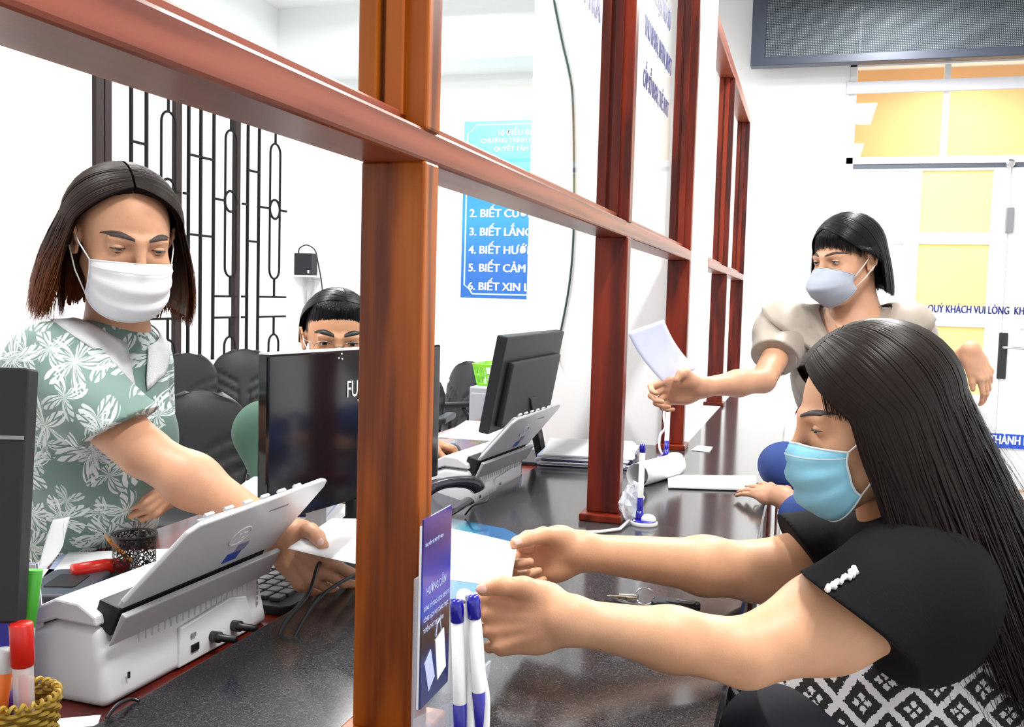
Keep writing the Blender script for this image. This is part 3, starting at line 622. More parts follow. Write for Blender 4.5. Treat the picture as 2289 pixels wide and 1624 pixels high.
def pen_stand(label, base, top, wd):
    b = np.array(base, float); t = thing('pen_stand', label, 'pen stand', b)
    def foot(z0, z1, s0, s1, mm, nm):
        q = []
        for z, s in ((z0, s0), (z0+(z1-z0)*.35, s0*1.02), (z0+(z1-z0)*.8, s1*1.05), (z1, s1)):
            q.append([(b[0]+s*wd*1.0*math.cos(a)*(1.0 if math.cos(a) > 0 else .85), b[1]+s*wd*.85*math.sin(a), b[2]+z) for a in np.linspace(0, 2*math.pi, 32, endpoint=False)])
        m_ = MB().grid(q, closed=True); m_.f.append(tuple(range(31, -1, -1))); m_.f.append(tuple(96+i for i in range(32)))
        return m_.build(nm, mm, t, smooth=False, bevel=.001)
    foot(0, .008, 1, .97, mWhiteP, 'stand_foot'); foot(.008, .012, .9, .75, mBlueP, 'stand_ring')
    MB().ell(b+np.array([wd*.35, 0, .012]), (wd*.55, wd*.5, .012)).build('stand_dome', mWhiteP, t, smooth=True)
    s = b+np.array([-wd*.25, 0, .01]); s2 = s+(np.array(top)-s)*.06
    MB().lathe(s, (np.array(top)-s), [(.011, 0), (.009, .008), (.0075, .02)], 14).build('pen_socket', mBlueP, t, smooth=True)
    pen(t, s2, top, r=.0062 if wd < .035 else .0072)
    return t, b
ps1 = Pz(1437, 1172, ZT); tp = P(1437, 992, 2.07); st1, _ = pen_stand('white and blue pen upright in its stand beside the second post', ps1, tp, .031)
MB().tube([ps1+np.array([-.03, 0, .006]), Pz(1385, 1182, ZT+.005), Pz(1340, 1188, ZT+.004), Pz(1290, 1190, ZT+.004), Pz(1250, 1196, ZT+.004)], .0035, 8).build('pen_cord', mWhiteP, st1, smooth=True)
ps2 = Pz(1497, 1027, ZT); tp2 = P(1494, 905, 2.98); st2, _ = pen_stand('white and blue pen upright in its stand beside the third post', ps2, tp2, .044)
def catmull(pts, n=10):
    pts = np.array(pts, float); k = len(pts); out = []
    for i in range(k-1):
        p0, p1, p2, p3 = pts[max(i-1, 0)], pts[i], pts[i+1], pts[min(i+2, k-1)]
        for s in np.linspace(0, 1, n, endpoint=False): out.append(.5*((2*p1)+(-p0+p2)*s+(2*p0-5*p1+4*p2-p3)*s*s+(-p0+3*p1-3*p2+p3)*s**3))
    out.append(pts[-1]); return out
MB().tube(catmull([P(1495, 903, 2.98), P(1487, 902, 2.98), P(1484, 930, 2.98), P(1487, 955, 2.98), P(1476, 972, 2.98), P(1474, 1000, 2.98), P(1483, 1020, 2.98)]), .004, 8).build('pen_cord', mWhiteP, st2, smooth=True)
# double stand in the foreground
db = np.array([-.285, .815, ZT]); t = thing('double_pen_stand', 'two white pens with blue caps in one stand, in front of the leaflet holder', 'pen stand', db)
MB().prism([(db[0]+x, db[1]+y, db[2]) for x, y in rounded(.1, .07, .03)], (0, 0, .01)).build('stand_foot', mWhiteP, t, bevel=.003)
MB().prism([(db[0]+x, db[1]+y, db[2]+.01) for x, y in rounded(.075, .05, .022)], (0, 0, .008)).build('stand_ring', mBlueP, t, bevel=.003)
pen(t, P(1031, 1680, .905), P(1021, 1340, .885), r=.0062, blue_lo=.33, blue_hi=.14)
pen(t, P(1076, 1660, .905), P(1058, 1330, .885), r=.0062, blue_lo=.36, blue_hi=.15)
MB().tube(catmull([P(1030, 1345, .889), P(1030, 1330, .895), P(1041, 1326, .9), P(1050, 1338, .9), P(1047, 1380, .9), P(1048, 1440, .9), P(1052, 1540, .9), P(1053, 1640, .9)]), .0046, 8).build('pen_cord', mWhiteP, t, smooth=True)
MB().tube(catmull([P(1062, 1350, .895), P(1070, 1420, .9), P(1076, 1500, .9), P(1086, 1560, .9), P(1084, 1650, .9)]), .0042, 8).build('pen_cord', mWhiteP, t, smooth=True)
# ================================================================== leaflet holder
LX = -.352; t = thing('leaflet_holder', 'clear acrylic leaflet holder on the granite beside the nearest post', 'leaflet holder', (LX, .9, ZT))
MB().box((LX-.004, .862, ZT), (LX-.0015, .962, ZT+.2)).build('back_plate', mAcrylic, t)
MB().prism([(LX+.03, .862, ZT+.004), (LX+.033, .862, ZT+.004), (LX+.045, .862, ZT+.09), (LX+.042, .862, ZT+.09)], (0, .1, 0)).build('front_plate', mAcrylic, t)
MB().box((LX-.04, .862, ZT), (LX+.05, .962, ZT+.004)).build('holder_base', mAcrylic, t)
for y in (.862, .96): MB().prism([(LX-.002, y, ZT+.004), (LX+.03, y, ZT+.004), (LX+.044, y, ZT+.088), (LX-.002, y, ZT+.06)], (0, .002, 0)).build('side_plate', mAcrylic, t)
mLeaf = M('blue_leaflet', srgb(30, 50, 160), .25, coat=.3); q = NT(mLeaf); tc = q.n('TexCoord'); sx_ = q.n('SeparateXYZ'); q.l(tc.outputs['Object'], sx_.inputs[0])
mr = q.n('MapRange'); mr.inputs[1].default_value = 0; mr.inputs[2].default_value = .19; q.l(sx_.outputs[2], mr.inputs[0])
nn_ = q.n('TexNoise'); nn_.inputs['Scale'].default_value = 22; q.l(tc.outputs['Object'], nn_.inputs[0])
f = q.math('ADD', mr.outputs[0], q.math('MULTIPLY', q.math('SUBTRACT', nn_.outputs['Fac'], .5), .12))
q.l(q.ramp(f, [(0, srgb(24, 36, 96)), (.2, srgb(30, 44, 110)), (.3, srgb(60, 44, 40)), (.42, srgb(70, 56, 60)), (.5, srgb(44, 80, 190)), (.62, srgb(30, 60, 180)), (.8, srgb(70, 60, 140)), (.9, srgb(26, 26, 110)), (1, srgb(36, 36, 140))]), q.b.inputs['Base Color'])
lf = thing('leaflet', 'glossy blue guide leaflet standing in the acrylic holder', 'leaflet', (LX, .91, ZT+.066))
MB().box((LX-.001, .873, ZT+.066), (LX+.001, .95, ZT+.256)).build('leaflet_cover', mLeaf, lf)
MB().box((LX-.003, .872, ZT+.066), (LX-.001, .8735, ZT+.25)).build('leaflet_edge', mPaper, lf)
for txt, dz, sz, y in (('BẢO HIỂM XÃ HỘI VIỆT NAM', .228, .0046, .877), ('HƯỚNG DẪN', .178, .011, .882), ('ĐĂNG KÝ GIAO DỊCH ĐIỆN TỬ', .163, .0062, .876), ('CÔNG DỊCH VỤ CÔNG TRỰC', .152, .0062, .876), ('TUYẾN THỦ TỤC HÀNH', .141, .0062, .876)):
    text_mesh(txt, sz, (LX+.0012, y, ZT+dz), (0, 1, 0), (0, 0, 1), 'leaflet_lettering', mPaperB, lf, depth=.0002, sx=.8)
ph = MB().obox((LX+.0014, .925, ZT+.105), (.0003, 0, 0), (0, .012, .003), (0, -.004, .022)).build('phone_picture', mPaper, lf)
MB().tube([(LX+.0015, .91, ZT+.128), (LX+.0015, .913, ZT+.14), (LX+.0015, .92, ZT+.143), (LX+.0015, .925, ZT+.13)], .0007, 6).build('clip_picture', mPaperB, lf)
MB().obox((LX+.0014, .895, ZT+.098), (.0003, 0, 0), (0, .008, .005), (0, -.006, .016)).build('pen_picture', mPaperB, lf)
# ================================================================== keys and fob
kp = Pz(1440, 1352, ZT); t = thing('key_bunch', 'bunch of keys on a steel ring lying on the granite', 'keys', kp)
rg_ = kp+np.array([0, 0, .014]); MB().tube([rg_+.015*np.array([math.cos(a), .3*math.sin(a), .8*math.sin(a)]) for a in np.linspace(0, 2*math.pi, 25)], .0011, 6).build('key_ring', mSteel, t, smooth=True)
mBrass = M('brass_key', (.55, .5, .35), .3, metal=1)
for i, a in enumerate((2.6, 2.9, 3.2, 3.5)):
    d = np.array([math.cos(a), math.sin(a)*.6, 0]); o = kp+np.array([-.012, 0, .003+.0025*i]); s = np.array([-d[1], d[0], 0])
    kb_ = MB().prism([o+d*x+s*y for x, y in [(.0, -.006), (.014, -.007), (.018, -.003), (.045, -.003), (.048, 0), (.045, .003), (.04, .002), (.036, .004), (.03, .0025), (.018, .003), (.014, .007), (0, .006)]], (0, 0, .002))
    kb_.build('key', mBrass if i % 2 else mSteel, t, bevel=.0004)
MB().tube([kp+np.array([-.01, 0, .012]), kp+np.array([-.04, .004, .009])], .004, 8).build('key_tag', mSteel, t)
kp2 = Pz(1510, 1362, ZT); t = thing('car_remote', 'black car remote beside the key ring on the granite', 'car remote', kp2)
MB().prism([(kp2[0]+x, kp2[1]+y, ZT) for x, y in rounded(.075, .036, .013)], (0, 0, .014)).build('remote_case', mGrey, t, bevel=.004, seg=3)
MB().prism([(kp2[0]+x+.008, kp2[1]+y, ZT+.014) for x, y in rounded(.045, .024, .008)], (0, 0, .0012)).build('remote_pad', mBlack, t, bevel=.0005)
MB().prism([(kp2[0]+x+.012, kp2[1]+y, ZT+.0152) for x, y in rounded(.022, .004, .001)], (0, 0, .0006)).build('remote_button', mGreyM, t)
# ================================================================== left desk clutter
mWk = M('woven_bamboo', srgb(150, 118, 30), .5, bump=.6, bscale=120)
bk = Pz(38, 1575, .80); bk = np.array([bk[0], bk[1], ZD]); Rr = .040
t = thing('woven_basket', 'small woven bamboo basket of pens at the lower left corner', 'basket', bk)
def weave(z, r, ph, amp, rad):
    return [bk+np.array([(r+amp*math.sin(12*a+ph))*math.cos(a), (r+amp*math.sin(12*a+ph))*math.sin(a), z]) for a in np.linspace(0, 2*math.pi, 97)]
for i in range(13):
    r = Rr*(.82+.18*i/12); MB().tube(weave(.005+i*.0053, r, math.pi*(i % 2), .0026, 0), .0029, 6, cap=False).build('woven_strand', mWk, t)
for i in range(24):
    a = 2*math.pi*i/24; MB().tube([bk+np.array([Rr*.82*math.cos(a), Rr*.82*math.sin(a), 0]), bk+np.array([Rr*math.cos(a), Rr*math.sin(a), .074])], .0018, 5).build('woven_stake', mWk, t)
rim = []
for a in np.linspace(0, 2*math.pi, 400): rim.append(bk+np.array([(Rr+.003*math.cos(26*a))*math.cos(a), (Rr+.003*math.cos(26*a))*math.sin(a), .076+.003*math.sin(26*a)]))
MB().tube(rim, .0022, 5, cap=False).build('basket_rim', M('woven_bamboo_light', srgb(176, 142, 50), .5), t)
MB().lathe(bk, (0, 0, 1), [(Rr*.78, 0), (Rr*.78, .004)], 20).build('basket_bottom', mWk, t)
def marker(label, a, b, r, segs, nm='marker_pen'):
    a, b = np.array(a), np.array(b); d = b-a; L = np.linalg.norm(d); d /= L; t = thing(nm, label, 'marker', a)
    for f0, f1, rr, mm, pn in segs:
        MB().lathe(a+d*L*f0, d, [(rr*.9, 0), (rr, .0015), (rr, L*(f1-f0)-.0012), (rr*.93, L*(f1-f0))], 16).build(pn, mm, t, smooth=True)
    return t
mOr = M('orange_ink', srgb(240, 120, 40), .4, var=.1); mClr = clear('frosted_barrel', (.8, .78, .78), .45); mGrn = M('green_cap', srgb(70, 165, 50), .35)
zb = bk+np.array([0, 0, .012])
marker('red capped marker with a clear barrel standing in the woven basket', bk+np.array([.012, .0, .012]), P(47, 1392, 1.03), .0092, [(0, .76, .0105, mClr, 'barrel'), (.02, .6, .005, mRed, 'ink_tube'), (.68, 1, .0118, mRed, 'cap')])
marker('green capped highlighter with orange ink leaning out of the woven basket', bk+np.array([-.02, .012, .012]), P(78, 1272, 1.08), .009, [(0, .68, .0085, mClr, 'barrel'), (.02, .6, .006, mOr, 'ink_tube'), (.66, 1, .0085, mGrn, 'cap')])
marker('orange highlighter standing low in the woven basket by the monitor', bk+np.array([-.02, -.012, .012]), P(12, 1450, 1.04), .009, [(0, .8, .009, mOr, 'barrel'), (.78, 1, .0095, mPlasticW, 'cap')])
marker('dark blue marker lying inside the woven basket', bk+np.array([.01, -.02, .03]), bk+np.array([-.015, .018, .07]), .008, [(0, .7, .008, mBlack, 'barrel'), (.68, 1, .009, M('violet_cap', srgb(50, 30, 120), .4), 'cap')])
# calendar
t = thing('desk_calendar', 'blue spiral bound desk calendar standing between the left monitor and the scanner', 'calendar', P(50, 1400, 1.2)*np.array([1, 1, 0])+np.array([0, 0, ZD]))
c0 = P(28, 1258, 1.2); c1 = P(82, 1260, 1.2); dd = c1-c0; dd[2] = 0; dd /= np.linalg.norm(dd); nn = np.array([dd[1], -dd[0], 0]); c0 = c1-dd*.12; Hc = c1[2]-ZD
q0 = np.array([c0[0], c0[1], ZD])+nn*.03
MB().prism([q0, q0+dd*.12, c1-nn*0, c0], nn*.002).build('cover', M('calendar_blue', srgb(30, 30, 150), .4), t)
MB().prism([q0-nn*.06, q0-nn*.06+dd*.12, c1-nn*.003, c0-nn*.003], -nn*.002).build('back_cover', mPaper, t)
MB().prism([c0+nn*.001, c1+nn*.001, c1+nn*.001+np.array([0, 0, -.006]), c0+nn*.001+np.array([0, 0, -.006])], nn*.002).build('head_band', mPaper, t)
for i in range(8):
    o = c0+dd*(.01+i*.0143); MB().tube([o+nn*.007*math.cos(a)+np.array([0, 0, .006*math.sin(a)]) for a in np.linspace(0, 2*math.pi, 13)], .0009, 5).build('spiral_ring', mSteel, t)
# dark grey card reader
cr = Pz(150, 1338, ZD); t = thing('card_reader', 'dark grey desktop device behind the scanner lid', 'card reader', cr)
ang = .35; R2 = lambda x, y: (cr[0]+x*math.cos(ang)-y*math.sin(ang), cr[1]+x*math.sin(ang)+y*math.cos(ang))
MB().prism([(*R2(x, y), ZD) for x, y in rounded(.1, .15, .02)], (0, 0, .03)).build('device_case', M('slate_plastic', srgb(62, 68, 78), .4), t, bevel=.005, seg=3)
MB().prism([(*R2(x, y), ZD+.03) for x, y in rounded(.05, .07, .004)], (0, 0, .0015)).build('device_panel', mGrey, t)
# stapler
sp = Pz(235, 1308, ZD); t = thing('stapler', 'red stapler on the desk behind the white scanner', 'stapler', sp)
d = np.array([.45, .9, 0]); d /= np.linalg.norm(d)
MB().obox(sp+np.array([0, 0, .006]), d*.06, np.array([-d[1], d[0], 0])*.013, (0, 0, .006)).build('stapler_base', mRed, t, bevel=.004)
MB().tube([sp-d*.055+np.array([0, 0, .035]), sp+np.array([0, 0, .034]), sp+d*.05+np.array([0, 0, .026])], [.013, .013, .012], 12).build('stapler_arm', mRed, t, smooth=True)
MB().obox(sp+np.array([0, 0, .018]), d*.05, np.array([-d[1], d[0], 0])*.008, (0, 0, .006)).build('staple_channel', mSteel, t)
# mesh pen cup
mMesh = M('black_wire_mesh', (.01, .01, .01), .4); q = NT(mMesh); out = q.t.nodes['Material Output']; tc = q.n('TexCoord'); v = q.n('TexVoronoi'); v.feature = 'DISTANCE_TO_EDGE'; v.inputs['Scale'].default_value = 150; q.l(tc.outputs['Object'], v.inputs['Vector'])
tr_ = q.n('BsdfTransparent'); mx = q.n('MixShader'); q.l(q.math('LESS_THAN', v.outputs['Distance'], .11), mx.inputs[0]); q.l(tr_.outputs[0], mx.inputs[1]); q.l(q.b.outputs[0], mx.inputs[2]); q.l(mx.outputs[0], out.inputs[0])
cp = Pz(300, 1302, ZD); t = thing('mesh_pen_cup', 'black wire mesh cup holding a pencil and a marker', 'pen cup', cp)
MB().tube([cp, cp+np.array([0, 0, .085])], .036, 28, cap=False).build('mesh_wall', mMesh, t)
MB().tube([cp+np.array([.037*math.cos(a), .037*math.sin(a), .086]) for a in np.linspace(0, 2*math.pi, 33)], .0028, 6).build('cup_rim', mBlack, t)
MB().lathe(cp, (0, 0, 1), [(.037, 0), (.037, .008)], 28).build('cup_bottom', mBlack, t)
mPencil = M('orange_pencil', srgb(236, 150, 40), .4)
dcup = np.dot(cp-C0, FW)
pa0 = cp+np.array([.015, .01, .01]); pa1 = P(229, 1190, dcup-.02); d = (pa1-pa0)/np.linalg.norm(pa1-pa0); L = np.linalg.norm(pa1-pa0)
t = thing('pencil', 'sharpened orange pencil leaning left out of the mesh cup', 'pencil', pa0)
MB().lathe(pa0, d, [(.0042, 0), (.0042, L-.018)], 6).build('pencil_body', mPencil, t)
MB().lathe(pa0+d*(L-.018), d, [(.0042, 0), (.0012, .014)], 6).build('pencil_wood', M('pencil_wood', srgb(225, 180, 130), .6), t)
MB().lathe(pa0+d*(L-.004), d, [(.0012, 0), (.0003, .004)], 6).build('pencil_lead', mBlack, t)
marker('black capped marker with white barrel standing in the mesh cup', cp+np.array([0, -.01, .01]), P(318, 1184, dcup), .006, [(0, .62, .0055, mPlasticW, 'barrel'), (.6, 1, .0066, mBlack, 'cap')])
# mouse
mp = P(1022, 1005, 3.15); mp[2] = ZD; t = thing('computer_mouse', 'small dark mouse under the hand beside the nearest post', 'computer mouse', mp+np.array([-.03, .02, 0]))
MB().ell(mp+np.array([-.03, .02, .012]), (.03, .055, .02)).build('mouse_shell', mGrey, t, smooth=True)
MB().obox(mp+np.array([-.03, .045, .03]), (.004, 0, 0), (0, .01, 0), (0, 0, .003)).build('mouse_wheel', M('mouse_wheel_blue', srgb(90, 150, 200), .3), t)
# ================================================================== chairs
mLeather = M('black_leatherette', (.012, .013, .015), .45, spec=.3, bump=.15, bscale=250)
def chair(name, label, pos, yaw, arms=True, group='black leatherette office chairs'):
    t = thing(name, label, 'chair', pos, group, rotz=yaw)
    # local: front = -y ; back cushion near y=+.22
    W2 = .2; g = []
    for i in range(25):
        z = .42+.44*i/24; s = (i/24); w = W2*(.86+.14*math.sin(min(1, s*1.5)*math.pi/2))*(1 if s < .6 else math.sqrt(max(0, 1-((s-.6)/.42)**2.6)))
        row = []
        for j in range(33):
            u = j/32*2-1; yb = .2+.05*(1-s)**2*-1+.06*s-.035*(1-u*u)*0+.02*u*u*-1
            bulge = .035*(1-abs(u)**3)*(1-abs(2*s-1)**4)
            v = z-.42
            seam = 0
            for k in range(3):
                c = .06+.065*k+.0; cur = c+.12*abs(u)**.7
                seam += math.exp(-((v-cur)/.008)**2)*(1 if abs(u) > .18+.0*k else 0)
            seam += math.exp(-((abs(u)-.16)/.03)**2)*(1 if v < .2 else 0)
            row.append((u*w, yb-bulge+.010*seam, z))
        g.append(row)
    MB().grid(g).build('backrest', mLeather, t, local=True, smooth=True, solid=.03)
    MB().prism([(x, y-.02, .41) for x, y in rounded(.46, .45, .08)], (0, 0, .07)).build('seat', mLeather, t, local=True, bevel=.025, seg=4, smooth=True)
    MB().tube([(0, .0, .41), (0, .0, .1)], .025, 12).build('pedestal', mBlack, t, local=True, smooth=True)
    MB().tube([(0, .15, .40), (0, .26, .40), (0, .275, .55)], .02, 8).build('back_bracket', mBlack, t, local=True, smooth=True)
    for k in range(5):
        a = 2*math.pi*k/5+.3; lg = MB().tube([(0, 0, .1), (.28*math.cos(a), .28*math.sin(a), .065)], [.025, .016], 8).build('leg', mBlack, t, local=True)
        MB().lathe((.28*math.cos(a)-.012, .28*math.sin(a), .028), (1, 0, 0), [(.027, 0), (.027, .024)], 14).build('caster', mBlack, lg, local=True)
    if arms:
        for s in (-1, 1):
            ar = MB().tube([(s*.22, .12, .42), (s*.26, .1, .55), (s*.26, .04, .63)], .014, 8).build('arm_bracket', mBlack, t, local=True, smooth=True)
            MB().prism([(s*.26+x, -.03+y, .63) for x, y in rounded(.055, .28, .025)], (0, 0, .03)).build('armrest', mGrey, t, local=True, bevel=.01, seg=3)
    return t
def at_chair(x, y, z=.86): p = Pz(x, y, z); return p
def cpos(x, y, yaw, z=.87):
    p = at_chair(x, y, z); return (p[0]+.24*math.sin(yaw), p[1]-.24*math.cos(yaw), 0)
chair('office_chair', 'black office chair with curved seams nearest the woman in the floral shirt', cpos(452, 872, .25), .25, arms=False)
chair('office_chair', 'black office chair under the left part of the barred window', cpos(420, 788, .15), .15, arms=False)
chair('office_chair', 'black office chair under the right end of the barred window', cpos(548, 779, .45), .45)
chair('office_chair', 'black office chair just right of the nearest post, behind the hand on the mouse', cpos(915, 820, .15), .15)
chair('office_chair', 'black office chair beside the green basket near the back wall', cpos(1052, 806, -.7), -.7)
# drawer tower with green basket
dp = P(1090, 960, 4.6); t = thing('drawer_tower', 'grey plastic drawer tower standing near the back wall', 'drawer unit', (dp[0]+.04, dp[1], 0))
zt_ = P(1090, 864, 4.6)[2]; x0, y0_ = P(1048, 900, 4.6)[:2]; mDr = M('grey_drawer_plastic', srgb(150, 152, 160), .5)
MB().box((x0, y0_, 0), (x0+.3, y0_+.38, zt_)).build('drawer_frame', mDr, t, bevel=.008)
for k in range(4):
    z = zt_-.02-.19*(k+1); MB().box((x0+.012, y0_-.012, z+.008), (x0+.288, y0_+.002, z+.182)).build('drawer', mDr, t, bevel=.004)
MB().box((x0+.1, y0_-.014, 0), (x0+.104, y0_-.011, zt_)).build('seam', mGreyM, t)
mGreenB = M('lime_green_plastic', srgb(130, 205, 50), .35)
gb = (x0+.14, y0_+.17, zt_); t = thing('green_basket', 'lime green slotted plastic basket on top of the drawer tower', 'basket', gb)
bb = MB()
def ring(z, s): return [(gb[0]+x*s, gb[1]+y*s, gb[2]+z) for x, y in rounded(.3, .24, .03, 4)]
MB().prism(ring(.0, .86), (0, 0, .008)).build('basket_bottom', mGreenB, t)
for z0_, z1_, s0, s1 in ((0, .012, .86, .88), (.045, .053, .93, .945), (.09, .105, .99, 1.02)):
    g = [ring(z0_, s0), ring(z1_, s1)]; MB().grid(g, closed=True).build('basket_band', mGreenB, t, solid=.004)
r0, r1 = ring(.0, .87), ring(.095, 1.0)
r0s = []; n_ = 36
def interp(r, s):
    m_ = len(r); L = [0]
    for i in range(m_): L.append(L[-1]+math.dist(r[i], r[(i+1) % m_]))
    s *= L[-1]; i = max(k for k in range(m_) if L[k] <= s+1e-9); f = (s-L[i])/(L[i+1]-L[i]+1e-9); return np.array(r[i])*(1-f)+np.array(r[(i+1) % m_])*f
for k in range(n_): MB().tube([interp(r0, k/n_), interp(r1, k/n_)], .004, 5).build('basket_slat', mGreenB, t)
papers('paper_bundle', 'white papers filling the lime green basket', 'papers', (gb[0], gb[1], gb[2]+.01), .2, .16, 3, .07, .1, [mPaper], jit=.005)
# ================================================================== router on the wall
rp = Py(702, 592, YB); t = thing('wall_router', 'black box shaped router on a small bracket high on the back wall', 'router', (rp[0], YB-.1, rp[2]))
MB().box((rp[0]-.075, YB-.2, rp[2]-.09), (rp[0]+.085, YB-.1, rp[2]+.09)).build('router_case', mGrey, t, bevel=.006)
MB().box((rp[0]-.13, YB-.16, rp[2]-.1), (rp[0]-.03, YB-.08, rp[2]-.06)).build('power_brick', mGrey, t, bevel=.004)
MB().box((rp[0]-.08, YB-.22, rp[2]-.105), (rp[0]+.09, YB, rp[2]-.092)).build('bracket_shelf', mPlasticW, t)
MB().tube(catmull([(rp[0]-.06, YB-.15, rp[2]+.08), (rp[0]-.055, YB-.15, rp[2]+.13), (rp[0]+.0, YB-.13, rp[2]+.16), (rp[0]+.06, YB-.1, rp[2]+.12), (rp[0]+.08, YB-.08, rp[2]+.02), (rp[0]+.1, YB-.05, rp[2]-.15), (rp[0]+.1, YB-.02, rp[2]-.32)]), .005, 6).build('router_cord', mGrey, t, smooth=True)
MB().box((rp[0]+.05, YB-.202, rp[2]-.075), (rp[0]+.065, YB-.2, rp[2]-.05)).build('router_label', mPaper, t)
for dx in (-.02, .01, .02): MB().tube(catmull([(rp[0]+dx, YB-.06, rp[2]-.1), (rp[0]+dx*2, YB-.05, rp[2]-.18), (rp[0]-.04+dx, YB-.02, rp[2]-.3), (rp[0]-.06, YB-.02, rp[2]-.5)]), .006, 6).build('router_cord', M('grey_cord', (.5, .5, .52), .5), t, smooth=True)
# cable hanging on the pillar
cable([Py(1238, 0, PY0-.006), Py(1256, 90, PY0-.006), Py(1272, 160, PY0-.006), Py(1280, 220, PY0-.006), Py(1283, 360, PY0-.006), Py(1282, 520, PY0-.006), Py(1272, 640, PY0-.006), Py(1247, 770, PY0-.006), Py(1238, 800, PY0-.03)], .0035, M('dark_green_cord', srgb(40, 62, 60), .5), 'hanging_cable', 'thin dark cable hanging down the white pillar to the monitor', n=80)
# ================================================================== poster
pl0, pl1 = Py(1040, 272, YB), Py(1029, 664, YB); pw = 1.15; px0 = (pl0[0]+pl1[0])/2
t = thing('wall_poster', 'tall blue notice poster with white numbered lines on the back wall', 'poster', (px0, YB-.004, pl1[2]))
mPo = M('poster_blue', srgb(60, 150, 220), .35); q = NT(mPo); tc = q.n('TexCoord'); sp_ = q.n('SeparateXYZ'); q.l(tc.outputs['Object'], sp_.inputs[0]); mr = q.n('MapRange'); mr.inputs[2].default_value = pl0[2]-pl1[2]; q.l(sp_.outputs[2], mr.inputs[0])
q.l(q.ramp(mr.outputs[0], [(0, srgb(28, 92, 172)), (.2, srgb(36, 96, 172)), (.45, srgb(44, 132, 190)), (.62, srgb(36, 120, 160)), (.72, srgb(90, 190, 198)), (1, srgb(104, 198, 200))]), q.b.inputs['Base Color'])
MB().box((px0, YB-.008, pl1[2]), (px0+pw, YB-.001, pl0[2])).build('poster_sheet', mPo, t)
HB = pl0[2]-pl1[2]; bx0, bx1, bz0, bz1 = px0+.03, px0+pw-.03, pl1[2]+.03, pl0[2]-.03; cc_ = .07
mCy = M('poster_line_cyan', srgb(190, 245, 250), .4)
MB().tube([(bx0+cc_, YB-.009, bz0), (bx0+cc_*.6, YB-.009, bz0+.04), (bx0, YB-.009, bz0+cc_), (bx0, YB-.009, bz1-cc_), (bx0+.04, YB-.009, bz1-.04), (bx0+cc_, YB-.009, bz1), (bx1-cc_, YB-.009, bz1), (bx1, YB-.009, bz1-cc_), (bx1, YB-.009, bz0+cc_), (bx1-cc_, YB-.009, bz0), (bx0+cc_, YB-.009, bz0)], .006, 4, cap=False).build('border_line', mCy, t)
for txt, yy in (('1. BIẾT CHÀO HỎI', 437), ('2. BIẾT CƯỜI', 485), ('3. BIẾT LẮNG NGHE', 526), ('4. BIẾT HƯỚNG DẪN', 566), ('5. BIẾT CẢM ƠN', 606), ('6. BIẾT XIN LỖI', 647)):
    p = Py(1047, yy, YB); text_mesh(txt, .088, (px0+.062, YB-.009, p[2]), (1, 0, 0), (0, 0, 1), 'poster_lettering', mPaper, t, depth=.002, bold=.0028)
for txt, yy, xx, sz in (('10 ĐIỀU BIẾT', 303, 1112, .06), ('CHƯƠNG TRÌNH HUYỆN', 320, 1075, .05), ('QUYẾT TÂM THỰC HIỆN', 338, 1105, .05)):
    p = Py(xx, yy, YB); text_mesh(txt, sz, (p[0], YB-.009, p[2]), (1, 0, 0), (0, 0, 1), 'poster_lettering', mPaper, t, depth=.002, bold=.001)
p = Py(1180, 362, YB); MB().box((px0+.1, YB-.009, p[2]), (px0+pw-.1, YB-.007, p[2]+.03)).build('poster_band', M('poster_band_blue', srgb(60, 160, 200), .4), t)
# ================================================================== LED sign
YS = YB-.28; s0, s1 = Py(1677, 149, YS), Py(2289, 122, YS); zs0 = (s0[2]+s1[2])/2; x0, x1 = s0[0], 2.2; zs1 = zs0+.52
t = thing('led_sign', 'large dark unlit LED message board high on the back wall above the door', 'sign', (x0, YS, zs0))
mFr = M('slate_blue_metal', srgb(52, 60, 74), .4, metal=.2)
MB().box((x0, YS, zs0), (x1, YS+.1, zs1)).build('sign_case', mFr, t, bevel=.006)
MB().box((x0, YS+.1, zs0+.05), (x0+.1, YB-.001, zs1-.05)).build('wall_bracket', mFr, t); MB().box((x1-.2, YS+.1, zs0+.05), (x1-.1, YB-.001, zs1-.05)).build('wall_bracket', mFr, t)
mLed = M('led_matrix', (.05, .055, .06), .7, spec=.2); q = NT(mLed); tc = q.n('TexCoord'); mp_ = q.n('Mapping'); mp_.inputs['Scale'].default_value = (90, 90, 90); q.l(tc.outputs['Object'], mp_.inputs[0]); sp_ = q.n('SeparateXYZ'); q.l(mp_.outputs[0], sp_.inputs[0])
fx = q.math('SUBTRACT', q.math('FRACT', sp_.outputs[0]), .5); fz = q.math('SUBTRACT', q.math('FRACT', sp_.outputs[2]), .5); rr = q.math('ADD', q.math('MULTIPLY', fx, fx), q.math('MULTIPLY', fz, fz))
nz = q.n('TexNoise'); nz.inputs['Scale'].default_value = 5; nz.inputs['Detail'].default_value = 6; q.l(tc.outputs['Object'], nz.inputs[0])
dot = q.math('LESS_THAN', rr, .1); c_ = q.mix(nz.outputs['Fac'], srgb(92, 104, 112), srgb(140, 150, 156)); q.l(q.mix(dot, srgb(40, 46, 52), c_), q.b.inputs['Base Color'])
MB().box((x0+.1, YS-.004, zs0+.06), (x1-.06, YS+.01, zs1-.05)).build('led_panel', mLed, t)
for k in range(3):
    xx = x0+.72+k*.6; MB().box((xx, YS-.0045, zs0+.06), (xx+.003, YS-.003, zs1-.05)).build('panel_joint', mFr, t)
MB().box((dx0-.02, YB-.03, zs0-.16), (dx1, YB, zs0-.08)).build('trim_4', M('shutter_shadow_grey', srgb(190, 192, 200), .5))['kind'] = 'structure'  # shutter edge below the sign, its shadow strip put into the grey
